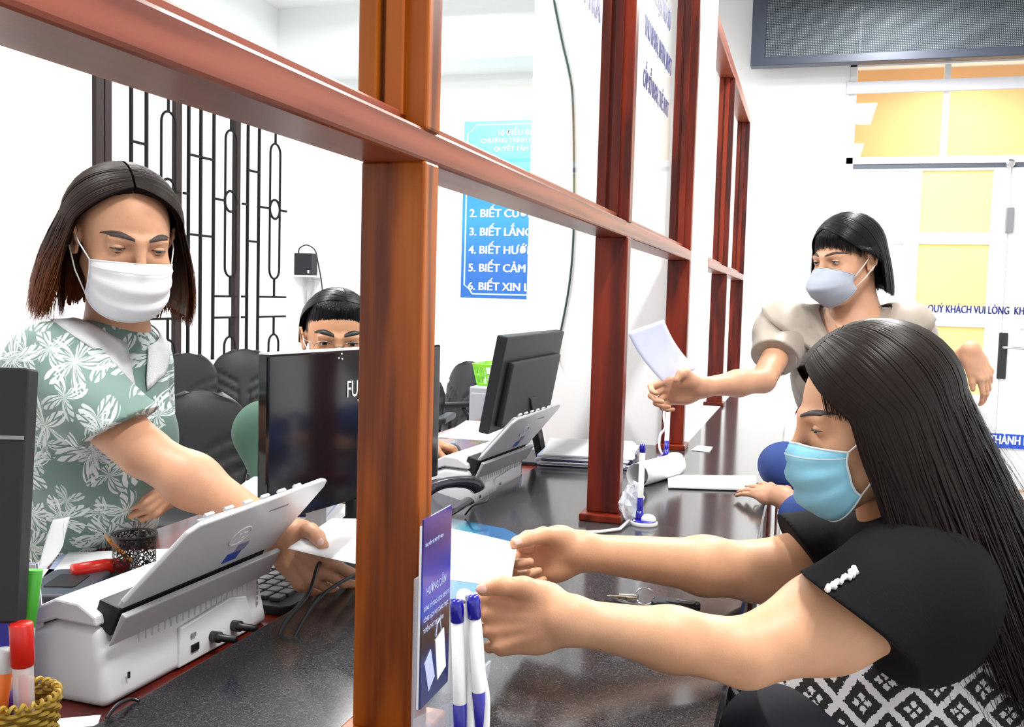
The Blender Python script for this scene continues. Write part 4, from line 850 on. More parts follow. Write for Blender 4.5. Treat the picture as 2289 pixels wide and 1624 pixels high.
# ================================================================== figure toolkit: smooth blended bodies
def nrmz(a): a = np.array(a, float); return a/(np.linalg.norm(a)+1e-12)
def frame(fwd, up):
    """columns: right, forward, up"""
    f = nrmz(fwd); u = np.array(up, float); u = nrmz(u-f*np.dot(u, f)); return np.stack([np.cross(f, u), f, u], 1)
class Prim:
    def __init__(s, kind, k=.01, op=1, clip=None, **q): s.kind = kind; s.k = k; s.op = op; s.clip = clip; s.q = q; s.prep()
    def prep(s):
        q = s.q
        if s.kind == 'cap': s.lo = np.minimum(q['a']-q['ra'], q['b']-q['rb']); s.hi = np.maximum(q['a']+q['ra'], q['b']+q['rb'])
        elif s.kind == 'ell': e = np.abs(q['R'])@q['r']; s.lo = q['c']-e; s.hi = q['c']+e
        else:
            rr = max(max(q['ra']), max(q['rb'])); s.lo = np.minimum(q['a'], q['b'])-rr; s.hi = np.maximum(q['a'], q['b'])+rr
    def ev(s, p):
        q = s.q
        if s.kind == 'cap':
            ab = q['b']-q['a']; t = np.clip(((p-q['a'])@ab)/(ab@ab+1e-12), 0, 1); d = np.linalg.norm(p-q['a']-t[:, None]*ab, axis=1)-(q['ra']+(q['rb']-q['ra'])*t)
        elif s.kind == 'ell':
            l = (p-q['c'])@q['R']; k0 = np.linalg.norm(l/q['r'], axis=1); k1 = np.linalg.norm(l/(q['r']**2), axis=1); d = k0*(k0-1)/(k1+1e-9)
            d = np.where(k0 < .25, -min(q['r'])*(1-k0), d)
        else:   # tapered limb of elliptical section; side = first radius direction
            ab = q['b']-q['a']; L2 = ab@ab; ax = ab/math.sqrt(L2); sd = q['side']-ax*np.dot(q['side'], ax); sd = sd/np.linalg.norm(sd); nn = np.cross(ax, sd)
            t = np.clip(((p-q['a'])@ab)/L2, 0, 1); v = p-q['a']-t[:, None]*ab
            rs = q['ra'][0]+(q['rb'][0]-q['ra'][0])*t; rn = q['ra'][1]+(q['rb'][1]-q['ra'][1])*t; rm = np.minimum(rs, rn)
            l = np.stack([(v@sd)/rs, (v@nn)/rn, (v@ax)/rm], 1); k0 = np.linalg.norm(l, axis=1); k1 = np.linalg.norm(l/np.stack([rs, rn, rm], 1), axis=1)
            d = np.where(k0 < .2, -rm*(1-k0), k0*(k0-1)/(k1+1e-9))
        if s.clip:
            for pt, n in s.clip: d = np.maximum(d, (p-pt)@n)
        return d
def smin(a, b, k): h = np.clip(.5+.5*(b-a)/k, 0, 1); return b*(1-h)+a*h-k*h*(1-h)
class Body:
    def __init__(s): s.p = []; s.noise = None; s.cuts = []
    def cap(s, a, b, ra, rb, k=.012, **w): s.p.append(Prim('cap', k, a=np.array(a, float), b=np.array(b, float), ra=ra, rb=rb, **w)); return s
    def ell(s, c, r, R=None, k=.012, **w): s.p.append(Prim('ell', k, c=np.array(c, float), r=np.array(r, float), R=np.eye(3) if R is None else np.array(R), **w)); return s
    def lim(s, a, b, ra, rb, side, k=.015, **w): s.p.append(Prim('lim', k, a=np.array(a, float), b=np.array(b, float), ra=ra, rb=rb, side=np.array(side, float), **w)); return s
    def ev(s, p, prims=None):
        d = np.full(len(p), 1.0)
        for q in (s.p if prims is None else prims):
            e = q.ev(p)
            d = smin(d, e, q.k) if q.op > 0 else -smin(-d, e, q.k)
        if s.noise is not None: d = d+s.noise(p)
        for pt, n in s.cuts: d = np.maximum(d, (p-pt)@n)
        return d
    def mesh(s, name, mat, h, parent, smooth=2, mats=None):
        lo = np.min([q.lo for q in s.p if q.op > 0], 0)-.02; hi = np.max([q.hi for q in s.p if q.op > 0], 0)+.02
        B = 20; nb = np.ceil((hi-lo)/(h*B)).astype(int); half = h*B*.5*1.733
        NX, NY, NZ = nb*B+4
        g1 = np.arange(B+1); gx, gy, gz = np.meshgrid(g1, g1, g1, indexing='ij'); cell = np.stack([gx, gy, gz], -1).reshape(-1, 3)
        K, Pp, E = [], [], []
        cen = np.array([[i, j, k] for i in range(nb[0]) for j in range(nb[1]) for k in range(nb[2])]); cp = lo+(cen+.5)*B*h
        dv = s.ev(cp); pv = np.stack([q.ev(cp) for q in s.p], 1)
        key = lambda a: (a[:, 0].astype(np.int64)*NY+a[:, 1])*NZ+a[:, 2]
        for bi in np.where(np.abs(dv) < half*1.6+.02)[0]:
            pr = [q for j, q in enumerate(s.p) if pv[bi, j] < half*1.7+q.k+.02]
            if not pr: continue
            o = cen[bi]*B; gp_ = cell+o; f = s.ev(lo+gp_*h, pr).reshape(B+1, B+1, B+1); neg = f < 0
            if neg.all() or not neg.any(): continue
            # cells
            cs = np.zeros((B, B, B, 3)); cn = np.zeros((B, B, B)); 
            for ax in range(3):
                sl0 = [slice(None)]*3; sl1 = [slice(None)]*3; sl0[ax] = slice(0, B); sl1[ax] = slice(1, B+1)
                a, b = f[tuple(sl0)], f[tuple(sl1)]; cr = (a < 0) != (b < 0); t = np.where(cr, a/(a-b+1e-20), 0)
                o2 = [x for x in range(3) if x != ax]
                for u in (0, 1):
                    for v in (0, 1):
                        sl = [slice(0, B)]*3; sl[o2[0]] = slice(u, u+B); sl[o2[1]] = slice(v, v+B); c_ = cr[tuple(sl)]; tt = t[tuple(sl)]
                        cn += c_; cs[..., ax] += tt*c_; cs[..., o2[0]] += u*c_; cs[..., o2[1]] += v*c_
                # edges owned by this block (origin point inside [0,B) on the other axes)
                sl = [slice(0, B)]*3; c_ = cr[tuple(sl)]; idx = np.argwhere(c_)
                if len(idx): E.append(np.concatenate([idx+o, np.full((len(idx), 1), ax), (a[tuple(sl)][c_] < 0)[:, None].astype(int)], 1))
            m_ = cn > 0; idx = np.argwhere(m_); K.append(idx+o); Pp.append(lo+(idx+o+cs[m_]/cn[m_][:, None])*h)
        K = np.concatenate(K); Pp = np.concatenate(Pp); E = np.concatenate(E); kk = key(K); od = np.argsort(kk); kk = kk[od]; Pp = Pp[od]
        quads = []
        for ax in range(3):
            e = E[E[:, 3] == ax]; b1, b2 = [(1, 2), (2, 0), (0, 1)][ax]; q = []
            for du, dv_ in ((0, 0), (-1, 0), (-1, -1), (0, -1)):
                c = e[:, :3].copy(); c[:, b1] += du; c[:, b2] += dv_; q.append(key(c))
            q = np.stack(q, 1); ii = np.searchsorted(kk, q); ii = np.clip(ii, 0, len(kk)-1); ok = (kk[ii] == q).all(1); ii = ii[ok]; fl = e[ok, 4] == 0
            ii[fl] = ii[fl][:, ::-1]; quads.append(ii)
        quads = np.concatenate(quads)
        # light laplacian smoothing
        n = len(Pp)
        for _ in range(smooth):
            acc = np.zeros((n, 3)); cnt = np.zeros(n)
            for i in range(4):
                a, b = quads[:, i], quads[:, (i+1) % 4]
                for c in range(3): acc[:, c] += np.bincount(a, Pp[b, c], n)+np.bincount(b, Pp[a, c], n)
                cnt += np.bincount(a, minlength=n)+np.bincount(b, minlength=n)
            Pp = Pp*.5+.5*acc/np.maximum(cnt, 1)[:, None]
        off = np.array(wpos(parent)) if parent is not None else np.zeros(3)
        me = bpy.data.meshes.new(name); nq = len(quads); me.vertices.add(n); me.vertices.foreach_set('co', (Pp-off).astype(np.float32).ravel())
        me.loops.add(nq*4); me.loops.foreach_set('vertex_index', quads.astype(np.int32).ravel()); me.polygons.add(nq)
        me.polygons.foreach_set('loop_start', np.arange(0, nq*4, 4, dtype=np.int32)); me.polygons.foreach_set('loop_total', np.full(nq, 4, np.int32))
        me.update(calc_edges=True); me.validate(); me.shade_smooth(); me.materials.append(mat)
        o = link(bpy.data.objects.new(name, me))
        if parent is not None: o.parent = parent
        return o
# ------------------------------------------------------------------ head
class Head:
    """local axes: x = the person's right, y = face forward, z = up; origin between the ears"""
    def __init__(s, pos, fwd, up, scale=1.0, wide=1.0):
        s.pos = np.array(pos, float); s.R = frame(fwd, up); s.s = scale; s.wide = wide; s.B = Body()
        s.prims()
    def w(s, x, y, z): return s.pos+s.R@(np.array([x*s.wide, y, z])*s.s)
    def wv(s, v): return s.R@np.array(v, float)
    def loc(s, p): l = (np.array(p)-s.pos)@s.R/s.s; l[..., 0] = l[..., 0]/s.wide; return l
    def e(s, c, r, k=.012, **w): s.B.ell(s.w(*c), np.array(r)*s.s*np.array([s.wide, 1, 1]), s.R, k=k*s.s, **w)
    def c(s, a, b, ra, rb, k=.01, **w): s.B.cap(s.w(*a), s.w(*b), ra*s.s, rb*s.s, k=k*s.s, **w)
    def prims(s):
        s.e((0, -.012, .035), (.073, .092, .078)); s.e((0, .028, -.02), (.063, .062, .078), k=.03)
        s.e((0, .035, -.068), (.05, .045, .042), k=.025); s.e((0, .062, -.098), (.024, .022, .018), k=.02)
        for g in (-1, 1):
            s.e((g*.040, .060, -.030), (.022, .020, .02), k=.02)          # cheek
            s.c((g*.048, -.0, -.045), (g*.028, .055, -.095), .018, .016, k=.02)   # jaw line
            s.e((g*.033, .090, .004), (.017, .012, .010), k=.010, op=-1); s.e((g*.0325, .0722, .005), (.0165, .0115, .0125), k=.005)  # eye socket
            s.c((g*.010, .0885, .021), (g*.045, .076, .020), .006, .005, k=.012)  # brow ridge
            # ear
            ex = g*.074
            s.e((ex, -.008, -.006), (.005, .017, .027), k=.006)
            pts = [(ex+g*.004, .006, -.004), (ex+g*.008, .008, .014), (ex+g*.011, -.002, .026), (ex+g*.013, -.015, .024), (ex+g*.012, -.023, .008), (ex+g*.009, -.018, -.012), (ex+g*.004, -.006, -.028), (ex+g*.001, .004, -.026)]
            for a, b in zip(pts[:-1], pts[1:]): s.c(a, b, .0035, .0035, k=.004)
            s.e((ex+g*.005, -.006, -.002), (.005, .007, .012), k=.003, op=-1)
        s.c((0, .089, .012), (0, .107, -.028), .0075, .010, k=.012); s.e((0, .109, -.034), (.0125, .011, .010), k=.008)
        for g in (-1, 1): s.e((g*.012, .101, -.038), (.008, .009, .007), k=.006)
        s.e((0, .088, -.064), (.022, .009, .006), k=.008); s.e((0, .085, -.073), (.019, .009, .006), k=.006)
    def surf(s, x, z, y0=.14):
        """face surface y at local x,z"""
        a, b = 0.0, y0
        for _ in range(26):
            m_ = (a+b)/2
            if s.B.ev(s.w(x, m_, z)[None])[0] > 0: b = m_
            else: a = m_
        return a
    def eyes(s, parent, body_mat, iris=(.02, .012, .008), openv=.35, gaze=(0, -.2), lash=True, brow_mat=None, brow_lift=0, brow_th=.0042):
        mE = M('eye_white', (.62, .58, .55), .25, coat=.3); mI = M('iris', iris, .15, coat=.5)
        for g, nm in ((1, 'right'), (-1, 'left')):
            c = np.array([g*.0325, .0732, .004]); r = .0122
            ob = MB().ell(s.w(*c), (r*s.s,)*3, s.R, 20, 14).build('eyeball', mE, parent, smooth=True)
            d = nrmz([gaze[0], 1, gaze[1]]); cc = c+d*r*.62
            # iris as a small cap on the ball
            fr_ = frame(d, (0, 0, 1)); q = []
            for i in range(6):
                t = math.radians(28*i/5); q.append([s.w(*(c+r*1.012*(d*math.cos(t)+math.sin(t)*(fr_[:, 0]*math.cos(a)+fr_[:, 2]*math.sin(a))))) for a in np.linspace(0, 2*math.pi, 20, endpoint=False)])
            MB().grid(q, closed=True).build('iris', mI, ob, smooth=True)
            rl = r*1.06
            def lid(upper):
                rows = []; ed = []
                for j in range(9):
                    row = []
                    for i in range(25):
                        u = i/24*2-1; az = u*math.radians(84)
                        op = openv*math.cos(u*math.pi/2)**.7
                        e0 = (math.radians(-9)+op*.75) if upper else (math.radians(-9)-op*.35)
                        e1 = math.radians(80) if upper else math.radians(-80)
                        el = e0+(e1-e0)*(j/8)**.9; rr = rl+(.0008 if upper else 0)*(1-j/8)-(.003*(j/8))
                        p = c+rr*np.array([math.sin(az)*math.cos(el), math.cos(az)*math.cos(el), math.sin(el)]); row.append(s.w(*p))
                        if j == 0: ed.append(s.w(*(c+(rr+.0006)*np.array([math.sin(az)*math.cos(el), math.cos(az)*math.cos(el), math.sin(el)]))))
                    rows.append(row)
                MB().grid(rows).build('eyelid', body_mat, ob, smooth=True, solid=.0006)
                return ed
            eu = lid(True); el_ = lid(False)
            if lash: MB().tube(eu[2:-2], [.0004+.0009*math.sin(math.pi*i/20) for i in range(21)], 6).build('eyelash', mHairK, ob)
            if brow_mat is not None:
                row1, row2 = [], []
                for i in range(15):
                    u = i/14; x = g*(.012+.044*u); z = .0225+brow_lift+.007*math.sin(u*math.pi*.75)-.004*u*u; th = brow_th*(.55+.6*math.sin(min(1, u*1.6)*math.pi/2))*(1-u**3*.85)
                    row1.append(s.w(x, s.surf(x, z+th)+.0009, z+th)); row2.append(s.w(x, s.surf(x, z-th)+.0009, z-th))
                MB().grid([row2, row1]).build('eyebrow', brow_mat, parent, smooth=True, solid=.001*s.s)
    def mask(s, parent, mat, strap, style='surgical', edge=None, ztop=-.012, label=None, ear=True):
        th = 26 if style == 'surgical' else 22; rows = []; NV = 17
        for j in range(NV):
            v = j/(NV-1); row = []
            for i in range(29):
                u = i/28*2-1
                if style == 'surgical':
                    a = u*math.radians(78); x = .069*math.sin(a)
                    yn = np.interp(v, [0, .18, .35, .7, .9, 1], [.106, .121, .124, .118, .102, .082]); ys = np.interp(v, [0, .5, 1], [.036, .034, .036])
                    y = ys+(yn-ys)*max(0, math.cos(a))**.8
                    zc = ztop+(-.128-ztop)*v; zs = -.026+(-.086+.026)*v; w_ = abs(u)**2.2; z = zc*(1-w_)+zs*w_
                    y += .0032*math.sin(v*3*2*math.pi)*(1 if abs(u) < .93 else 0)*(1 if .12 < v < .92 else 0)
                else:
                    a = u*math.radians(80); x = .068*math.sin(a)
                    yn = np.interp(v, [0, .3, .5, .75, 1], [.102, .132, .142, .122, .080]); ys = .032
                    y = ys+(yn-ys)*max(0, math.cos(a))**.9
                    zc = ztop+(-.119-ztop)*v; zs = -.036+(-.075+.040)*v; w_ = abs(u)**1.7; z = zc*(1-w_)+zs*w_
                row.append([x, y, z])
            rows.append(row)
        pts = np.array(rows); flat = pts.reshape(-1, 3); W_ = np.array([s.w(*q) for q in flat]); cen = s.w(0, .02, -.05)
        for _ in range(8):
            d = s.B.ev(W_); n = W_-cen; n -= np.outer(n@s.R[:, 2], s.R[:, 2])*.6; n /= np.linalg.norm(n, axis=1)[:, None]; W_ = W_+n*np.clip(.0022*s.s-d, 0, .02)[:, None]
        g = W_.reshape(NV, 29, 3)
        o = MB().grid([list(r) for r in g]).build('face_mask', mat, parent, smooth=True, solid=.0012)
        if label: o['label'] = label
        em = edge or mat
        b = .0022
        MB().tube(list(g[0]), .0016*s.s, 6).build('mask_edge', em, o); MB().tube(list(g[-1]), .0014*s.s, 6).build('mask_edge', em, o)
        if style == 'surgical':
            for ii in (0, -1): MB().tube([q[ii] for q in g], .0016*s.s, 6).build('mask_edge', em, o)
            MB().tube([q+(q-cen)*.004 for q in g[2]], .0007*s.s, 5).build('mask_seam', em, o)
        if ear:
            for ii, sg in ((0, -1), (-1, 1)):
                for row, ez in ((0 if style == 'surgical' else 2, .02), (NV-1 if style == 'surgical' else NV-3, -.022)):
                    a = g[row][ii]; e = s.w(sg*.083, -.006, ez); mid = (a+e)/2+s.wv([sg*.004, 0, 0]); MB().tube([a, mid, e, s.w(sg*.082, -.022, ez*.5)], .0013*s.s, 6).build('ear_loop', strap, o, smooth=True)
        return o
mHairK = M('black_lash', (.006, .005, .005), .5)
def hair_mat(name, c_root, c_mid, c_tip, rough=.5):
    m = M(name, c_root, rough, spec=.12); t = NT(m); uv = t.n('UVMap'); sp = t.n('SeparateXYZ'); t.l(uv.outputs[0], sp.inputs[0])
    n = t.n('TexNoise'); n.inputs['Scale'].default_value = 60; n.noise_dimensions = '1D'; t.l(sp.outputs[0], n.inputs['W']); n.inputs['Detail'].default_value = 2
    f = t.math('ADD', sp.outputs[1], t.math('MULTIPLY', t.math('SUBTRACT', n.outputs['Fac'], .5), .35))
    cr = t.ramp(f, [(0, tuple(c_root)+(1,)), (.6, tuple(c_mid)+(1,)), (1, tuple(c_tip)+(1,))]); t.l(cr, t.b.inputs['Base Color'])
    return m
def hair(H, parent, mat, part=.01, open_=58, openb=None, zend=lambda a: -.13, R=(.084, .104, .094), c=(0, -.012, .03), n=1500, width=.005, seed=1, flare=.015, curl=.004, jit=.015, n_cap=9, n_fall=9,
         el0=50, el1=110, drift=None, fringe=None, shell=True, layer=.010, name='hair', eq=-.05, tip_taper=.35, open2=None, gap=.02):
    """strands run from the parting over the skull to the opening angle, then fall. open_: right side (+x) face-opening angle, open2: left side."""
    rng = random.Random(seed); R = np.array(R); c = np.array(c); open2 = open_ if open2 is None else open2
    def path(a, off, jl, cu, ph):
        # a in (-180,180), 0 = forward, + = the person's right side
        A = abs(a); op = open_ if a >= 0 else open2; k = max(0, min(1, (A-op)/(180-op))); el = math.radians(el0+(el1-el0)*min(1, k*1.3))
        root = nrmz([part*10*(1-k*.5)+(gap if a > 0 else -gap), math.cos(el), math.sin(el)])
        ar = math.radians(a); tgt = nrmz([math.sin(ar), math.cos(ar), eq])
        om = math.acos(max(-1, min(1, root@tgt))); pts = []
        for i in range(n_cap):
            t = i/(n_cap-1); v = (root*math.sin((1-t)*om)+tgt*math.sin(t*om))/math.sin(om) if om > 1e-3 else root
            v = nrmz(v); pts.append(c+R*v*(1+off))
        q = pts[-1]; out = np.array([math.sin(ar), math.cos(ar), 0]); ze = zend(a)*(1+jl)+0; L = q[2]-ze
        if L > .004:
            for i in range(1, n_fall+1):
                t = i/n_fall; sw = math.sin(t*math.pi*1.2+ph)*cu*t
                p = q+np.array([0, 0, -L*t])+out*flare*(math.sin(t*math.pi*.5)*1.0-0*t)+np.array([out[1], -out[0], 0])*sw*2+out*sw
                if drift is not None: p = p+np.array(drift(a, t))
                pts.append(p)
        return pts
    mb = MB(); uv = []
    for q in range(n):
        u = rng.random(); a = open_+(180-open_)*u if rng.random() < .5 else -(open2+(180-open2)*u)
        if rng.random() < .12: a = (open_+rng.uniform(-3, 6)) if a > 0 else -(open2+rng.uniform(-3, 6))
        off = rng.uniform(.0, layer)*10*.1/.1 if False else rng.uniform(0, 1)*layer/R[0]*.5
        pts = path(a, off+.004, rng.uniform(-jit, jit)/max(.05, abs(zend(a))), rng.uniform(.3, 1)*curl, rng.uniform(0, 6.28) if curl > .006 else rng.uniform(-.5, .5))
        strand(mb, uv, [H.w(*p) for p in pts], H.w(0, -.01, .0), width*rng.uniform(.6, 1.3)*H.s, rng.random(), tip_taper)
    if fringe is not None:
        for q in range(fringe['n']):
            u = rng.random(); a0 = fringe['a0']+(fringe['a1']-fringe['a0'])*u; zt = fringe['z'](u)+rng.uniform(-.006, .006); sw = fringe.get('sweep', 0)
            root = nrmz([math.sin(math.radians(a0*.4)), .75, .9]); tgt_a = math.radians(a0+sw); pts = []
            for i in range(10):
                t = i/9; az = math.radians(a0*.4)*(1-t)+tgt_a*t; el = math.radians(50)*(1-t)+math.radians(fringe.get('el', 8))*t
                v = np.array([math.sin(az)*math.cos(el), math.cos(az)*math.cos(el), math.sin(el)]); pts.append(c+R*v*(1.01+rng.uniform(0, .05))+np.array([0, 0, 0]))
            q0 = pts[-1]
            for i in range(1, 5):
                t = i/4; p = q0.copy(); p[2] += (zt-q0[2])*t; p[0] += math.sin(tgt_a)*.006*t; p[1] -= .006*t*0; pts.append(p)
            strand(mb, uv, [H.w(*p) for p in pts], H.w(0, 0, 0), width*rng.uniform(.5, 1)*H.s, rng.random(), .15)
    o = None
    if shell:
        rows = []
        angs = np.concatenate([np.linspace(open_, 180, 34), np.linspace(-179, -open2, 34)]); suv = []
        for a in angs: rows.append([H.w(*p) for p in path(a, -.012, 0, 0, 0)])
        m_ = max(len(r) for r in rows); rows = [r+[r[-1]]*(m_-len(r)) for r in rows]
        sm = MB().grid(rows); nv = m_
        for i in range(len(rows)): suv += [((i/len(rows)), j/(nv-1)*.9) for j in range(nv)]
        o = sm.build(name, mat, parent, smooth=True, solid=.004*H.s, uv=suv)
    st = mb.build('hair_strands', mat, o if o is not None else parent, uv=uv, smooth=True); st['kind'] = 'stuff'
    return o, st
def strand(mb, uv, pts, cen, w, rnd, taper):
    n = len(pts); vs = []; P_ = np.array(pts)
    for i in range(n):
        t = P_[min(i+1, n-1)]-P_[max(i-1, 0)]; out = P_[i]-cen; out[2] *= .6; s_ = np.cross(t, out); L = np.linalg.norm(s_); s_ = s_/L if L > 1e-9 else np.array([1., 0, 0])
        nn = np.cross(s_, t); nn = nn/(np.linalg.norm(nn)+1e-9); f = i/(n-1); ww = w*(1-(1-taper)*max(0, (f-.55)/.45))*.5
        vs += [P_[i]-s_*ww, P_[i]+nn*ww*.35, P_[i]+s_*ww]; uv += [(rnd, f)]*3
    mb.add(vs, [q for i in range(n-1) for q in ((i*3, i*3+1, i*3+4, i*3+3), (i*3+1, i*3+2, i*3+5, i*3+4))])
# ------------------------------------------------------------------ hands
FL = [(.0275, .086, (.042, .025, .021), .0085), (.0095, .090, (.046, .029, .022), .0088), (-.009, .087, (.042, .027, .021), .0082), (-.0265, .079, (.033, .020, .018), .0072)]
def rot(v, ax, a): ax = nrmz(ax); v = np.array(v, float); return v*math.cos(a)+np.cross(ax, v)*math.sin(a)+ax*np.dot(ax, v)*(1-math.cos(a))
def chain(B, p, target, Ls, bul, rads, ks):
    target = np.array(target, float); v = target-p; c = np.linalg.norm(v); L = sum(Ls); 
    if c > L*.985: v = v*(L*.985/c); c = L*.985
    bul = np.array(bul, float)-v*np.dot(bul, v)/(c*c); bul = nrmz(bul); h = .40*math.sqrt(max(0, (L/2)**2-(c/2)**2)); acc = 0; pts = [p]
    for q in Ls[:-1]: acc += q/L; pts.append(p+v*acc+bul*h*math.sin(acc*math.pi)**.8*1.0)
    pts.append(p+v)
    for i in range(len(pts)-1): B.cap(pts[i], pts[i+1], rads[i], rads[i+1], k=ks[i])
    return pts
def hand(B, wrist, fdir, thumb, side=1, ttip=None, tbul=None, ftips=None, curls=((20, 25, 15),)*4, spread=(4, 1, -3, -7), tdir=(.75, .62, -.25), tb=(0, 15, 15), s=1.0, forearm_r=None, roll=0, h_k=.0035):
    """fdir: wrist to knuckles; thumb: direction of the thumb side; side=+1 if back-of-hand = thumb x fingers (right hand, palm down, thumb left = -1). Returns fingertip data."""
    y = nrmz(fdir); x = np.array(thumb, float); x = nrmz(x-y*np.dot(x, y)); z = np.cross(x, y)*side   # z = back of the hand
    W = lambda a, b, c: np.array(wrist)+(x*a+y*b+z*c)*s
    D = lambda a, b, c: x*a+y*b+z*c
    B.lim(W(0, -.01, 0), W(.0, .035, 0), (.026*s, .019*s), (.035*s, .016*s), x, k=.02)
    B.lim(W(.0, .03, 0), W(.0, .078, .001), (.036*s, .0155*s), (.040*s, .0125*s), x, k=.012)
    B.ell(W(.022, .030, -.008), np.array([.017, .026, .014])*s, np.stack([x, y, z], 1), k=.012)
    B.ell(W(-.025, .035, -.006), np.array([.012, .028, .012])*s, np.stack([x, y, z], 1), k=.012)
    for rx_, ry_, _l, r_f in FL:
        B.cap(W(rx_*.35, .012, .011), W(rx_, ry_-.006, .0105), .0028*s, .0048*s, k=.007*s); B.ell(W(rx_, ry_-.001, .0075), np.array([.0078, .0085, .0075])*s, k=.005*s)
    tips = []
    ftips = ftips or {}
    for i, (rx, ry, ls, r) in enumerate(FL):
        if i in ftips:
            kn = W(rx, ry, .002); B.cap(W(rx, ry-.02, .002), kn, r*s*1.1, r*s*1.15, k=.006*s); pts = chain(B, kn, ftips[i], [q*s for q in ls], z, [r*s*1.08, r*s*1.0, r*s*.95, r*s*.82], [.004*s, h_k*s, h_k*s])
            dd = nrmz(pts[-1]-pts[-2]); tips.append((pts[-1], dd, nrmz(z-dd*np.dot(z, dd)), r*s*.8)); continue
        p = W(rx, ry-.012, .001); sp = math.radians(spread[i]); d = D(math.sin(sp), math.cos(sp), 0); ax = -D(math.cos(sp), -math.sin(sp), 0)*side
        cu = curls[i] if i < len(curls) else curls[-1]; ang = 0; q = [p]; rr = r*s
        first = True
        for j, L in enumerate(ls):
            ang += math.radians(cu[j]); dd = d*math.cos(ang)-z*math.sin(ang); L2 = (L+(.012 if j == 0 else 0))*s
            if j == 0:
                kn = p+d*.012*s; B.cap(p, kn, rr*1.05, rr*1.1, k=.008*s); b = kn+dd*L*s; B.cap(kn, b, rr*1.08, rr*.98, k=.004*s); p = b
            else:
                b = p+dd*L*s; f = .98-.08*j; B.cap(p, b-dd*rr*.6, rr*f, rr*(f-.1), k=h_k*s); p = b
        tips.append((p, dd, np.cross(ax, dd)*0+D(0, 0, 1)*math.cos(ang)+d*math.sin(ang), rr*.8))
    # thumb
    if ttip is not None:
        t0 = W(.026, .018, -.006); pts = chain(B, t0, ttip, [.044*s, .034*s, .026*s], x if tbul is None else tbul, [.0150*s, .0118*s, .0108*s, .0085*s], [.014*s, .005*s, .005*s])
        dd = nrmz(pts[-1]-pts[-2]); tips.append((pts[-1]+dd*.004*s, dd, nrmz(CAMB+UZ*.4), .0088*s)); return tips
    t0 = W(.024, .014, -.006); td = nrmz(D(*tdir)); tax = nrmz(np.cross(td, z)) ; t1 = t0+td*.042*s; B.cap(t0, t1, .0150*s, .0120*s, k=.012*s)
    td2 = rot(td, np.cross(td, D(0, 1, -.6)), math.radians(tb[1])); t2 = t1+td2*.032*s; B.cap(t1, t2, .0112*s, .0100*s, k=.005*s)
    td3 = rot(td2, np.cross(td, D(0, 1, -.6)), math.radians(tb[2])); t3 = t2+td3*.020*s; B.cap(t2, t3, .0102*s, .0078*s, k=.004*s)
    tips.append((t3+td3*.006*s, td3, nrmz(np.cross(np.cross(td3, D(-.3, 0, 1)), td3)), .0088*s))
    return tips
def nails(parent, tips, mat, s=1.0):
    for p, d, up, r in tips:
        up = nrmz(up-d*np.dot(up, d)); sd = np.cross(d, up)
        MB().ell(p-d*r*.55+up*r*.78, (r*.62, r*.95, r*.28), np.stack([sd, d, up], 1), 12, 8).build('fingernail', mat, parent, smooth=True)
def skin(name, c, sss=.12, var=.06):
    m = M(name, c, .48, spec=.4, sss=sss, bump=.12, bscale=420); t = NT(m)
    tc = t.n('TexCoord'); n = t.n('TexNoise'); n.inputs['Scale'].default_value = 26; n.inputs['Detail'].default_value = 6; t.l(tc.outputs['Object'], n.inputs[0])
    n2 = t.n('TexNoise'); n2.inputs['Scale'].default_value = 7; t.l(tc.outputs['Object'], n2.inputs[0])
    a = t.mix(t.math('MULTIPLY', n2.outputs['Fac'], .8), tuple(c)+(1,), (c[0]*.98, c[1]*.80, c[2]*.74, 1)); b = t.mix(t.math('MULTIPLY', t.math('GREATER_THAN', n.outputs['Fac'], .66), .0), a, a)
    r = t.n('MapRange'); r.inputs[1].default_value = .35; r.inputs[2].default_value = .7; r.inputs[3].default_value = 1+var; r.inputs[4].default_value = 1-var; t.l(n.outputs['Fac'], r.inputs[0])
    x = t.n('Mix', data_type='RGBA', blend_type='MULTIPLY'); x.inputs[0].default_value = 1; t.l(b, x.inputs[6]); t.l(r.outputs[0], x.inputs[7]); t.l(x.outputs[2], t.b.inputs['Base Color'])
    return m
def folds(amp, seed, scale=9, dirv=(0, 0, 1)):
    rng = np.random.RandomState(seed); ks = rng.normal(size=(5, 3))*scale*2; ph = rng.uniform(0, 6.28, 5)
    def f(p):
        o = 0
        for k, h_ in zip(ks, ph): o = o+np.sin(p@k+h_+1.3*np.sin(p@np.roll(k, 1)*.6))
        return amp*o/3
    return f
# ================================================================== people
UZ = np.array([0, 0, 1.])
CAMB = -FW*np.array([1, 1, 0]); CAMB = nrmz(CAMB); RH = nrmz(RT*np.array([1, 1, 0]))      # horizontal: towards the camera / to the picture's right
def turn(deg, pitch=0):
    """a facing direction: 0 = towards the camera, +90 = to the right of the picture; pitch<0 looks down"""
    a = math.radians(deg); h = CAMB*math.cos(a)+RH*math.sin(a); p = math.radians(pitch); return h*math.cos(p)+UZ*math.sin(p)
mSkinA = skin('skin_woman_floral', (.56, .31, .19)); mSkinB = skin('skin_woman_seated', (.60, .35, .21)); mSkinC = skin('skin_woman_beige', (.56, .32, .20)); mSkinD = skin('skin_man', (.50, .27, .15)); mSkinE = skin('skin_visitor', (.52, .30, .19))
mNail = M('nail', (.70, .42, .36), .2, coat=.5); mNailR = M('plum_nail', srgb(120, 40, 60), .2, coat=.5)
mStrapW = M('white_elastic', (.82, .82, .84), .7); mMaskW = M('white_mask_fabric', (.80, .80, .85), .85, bump=.1, bscale=500)
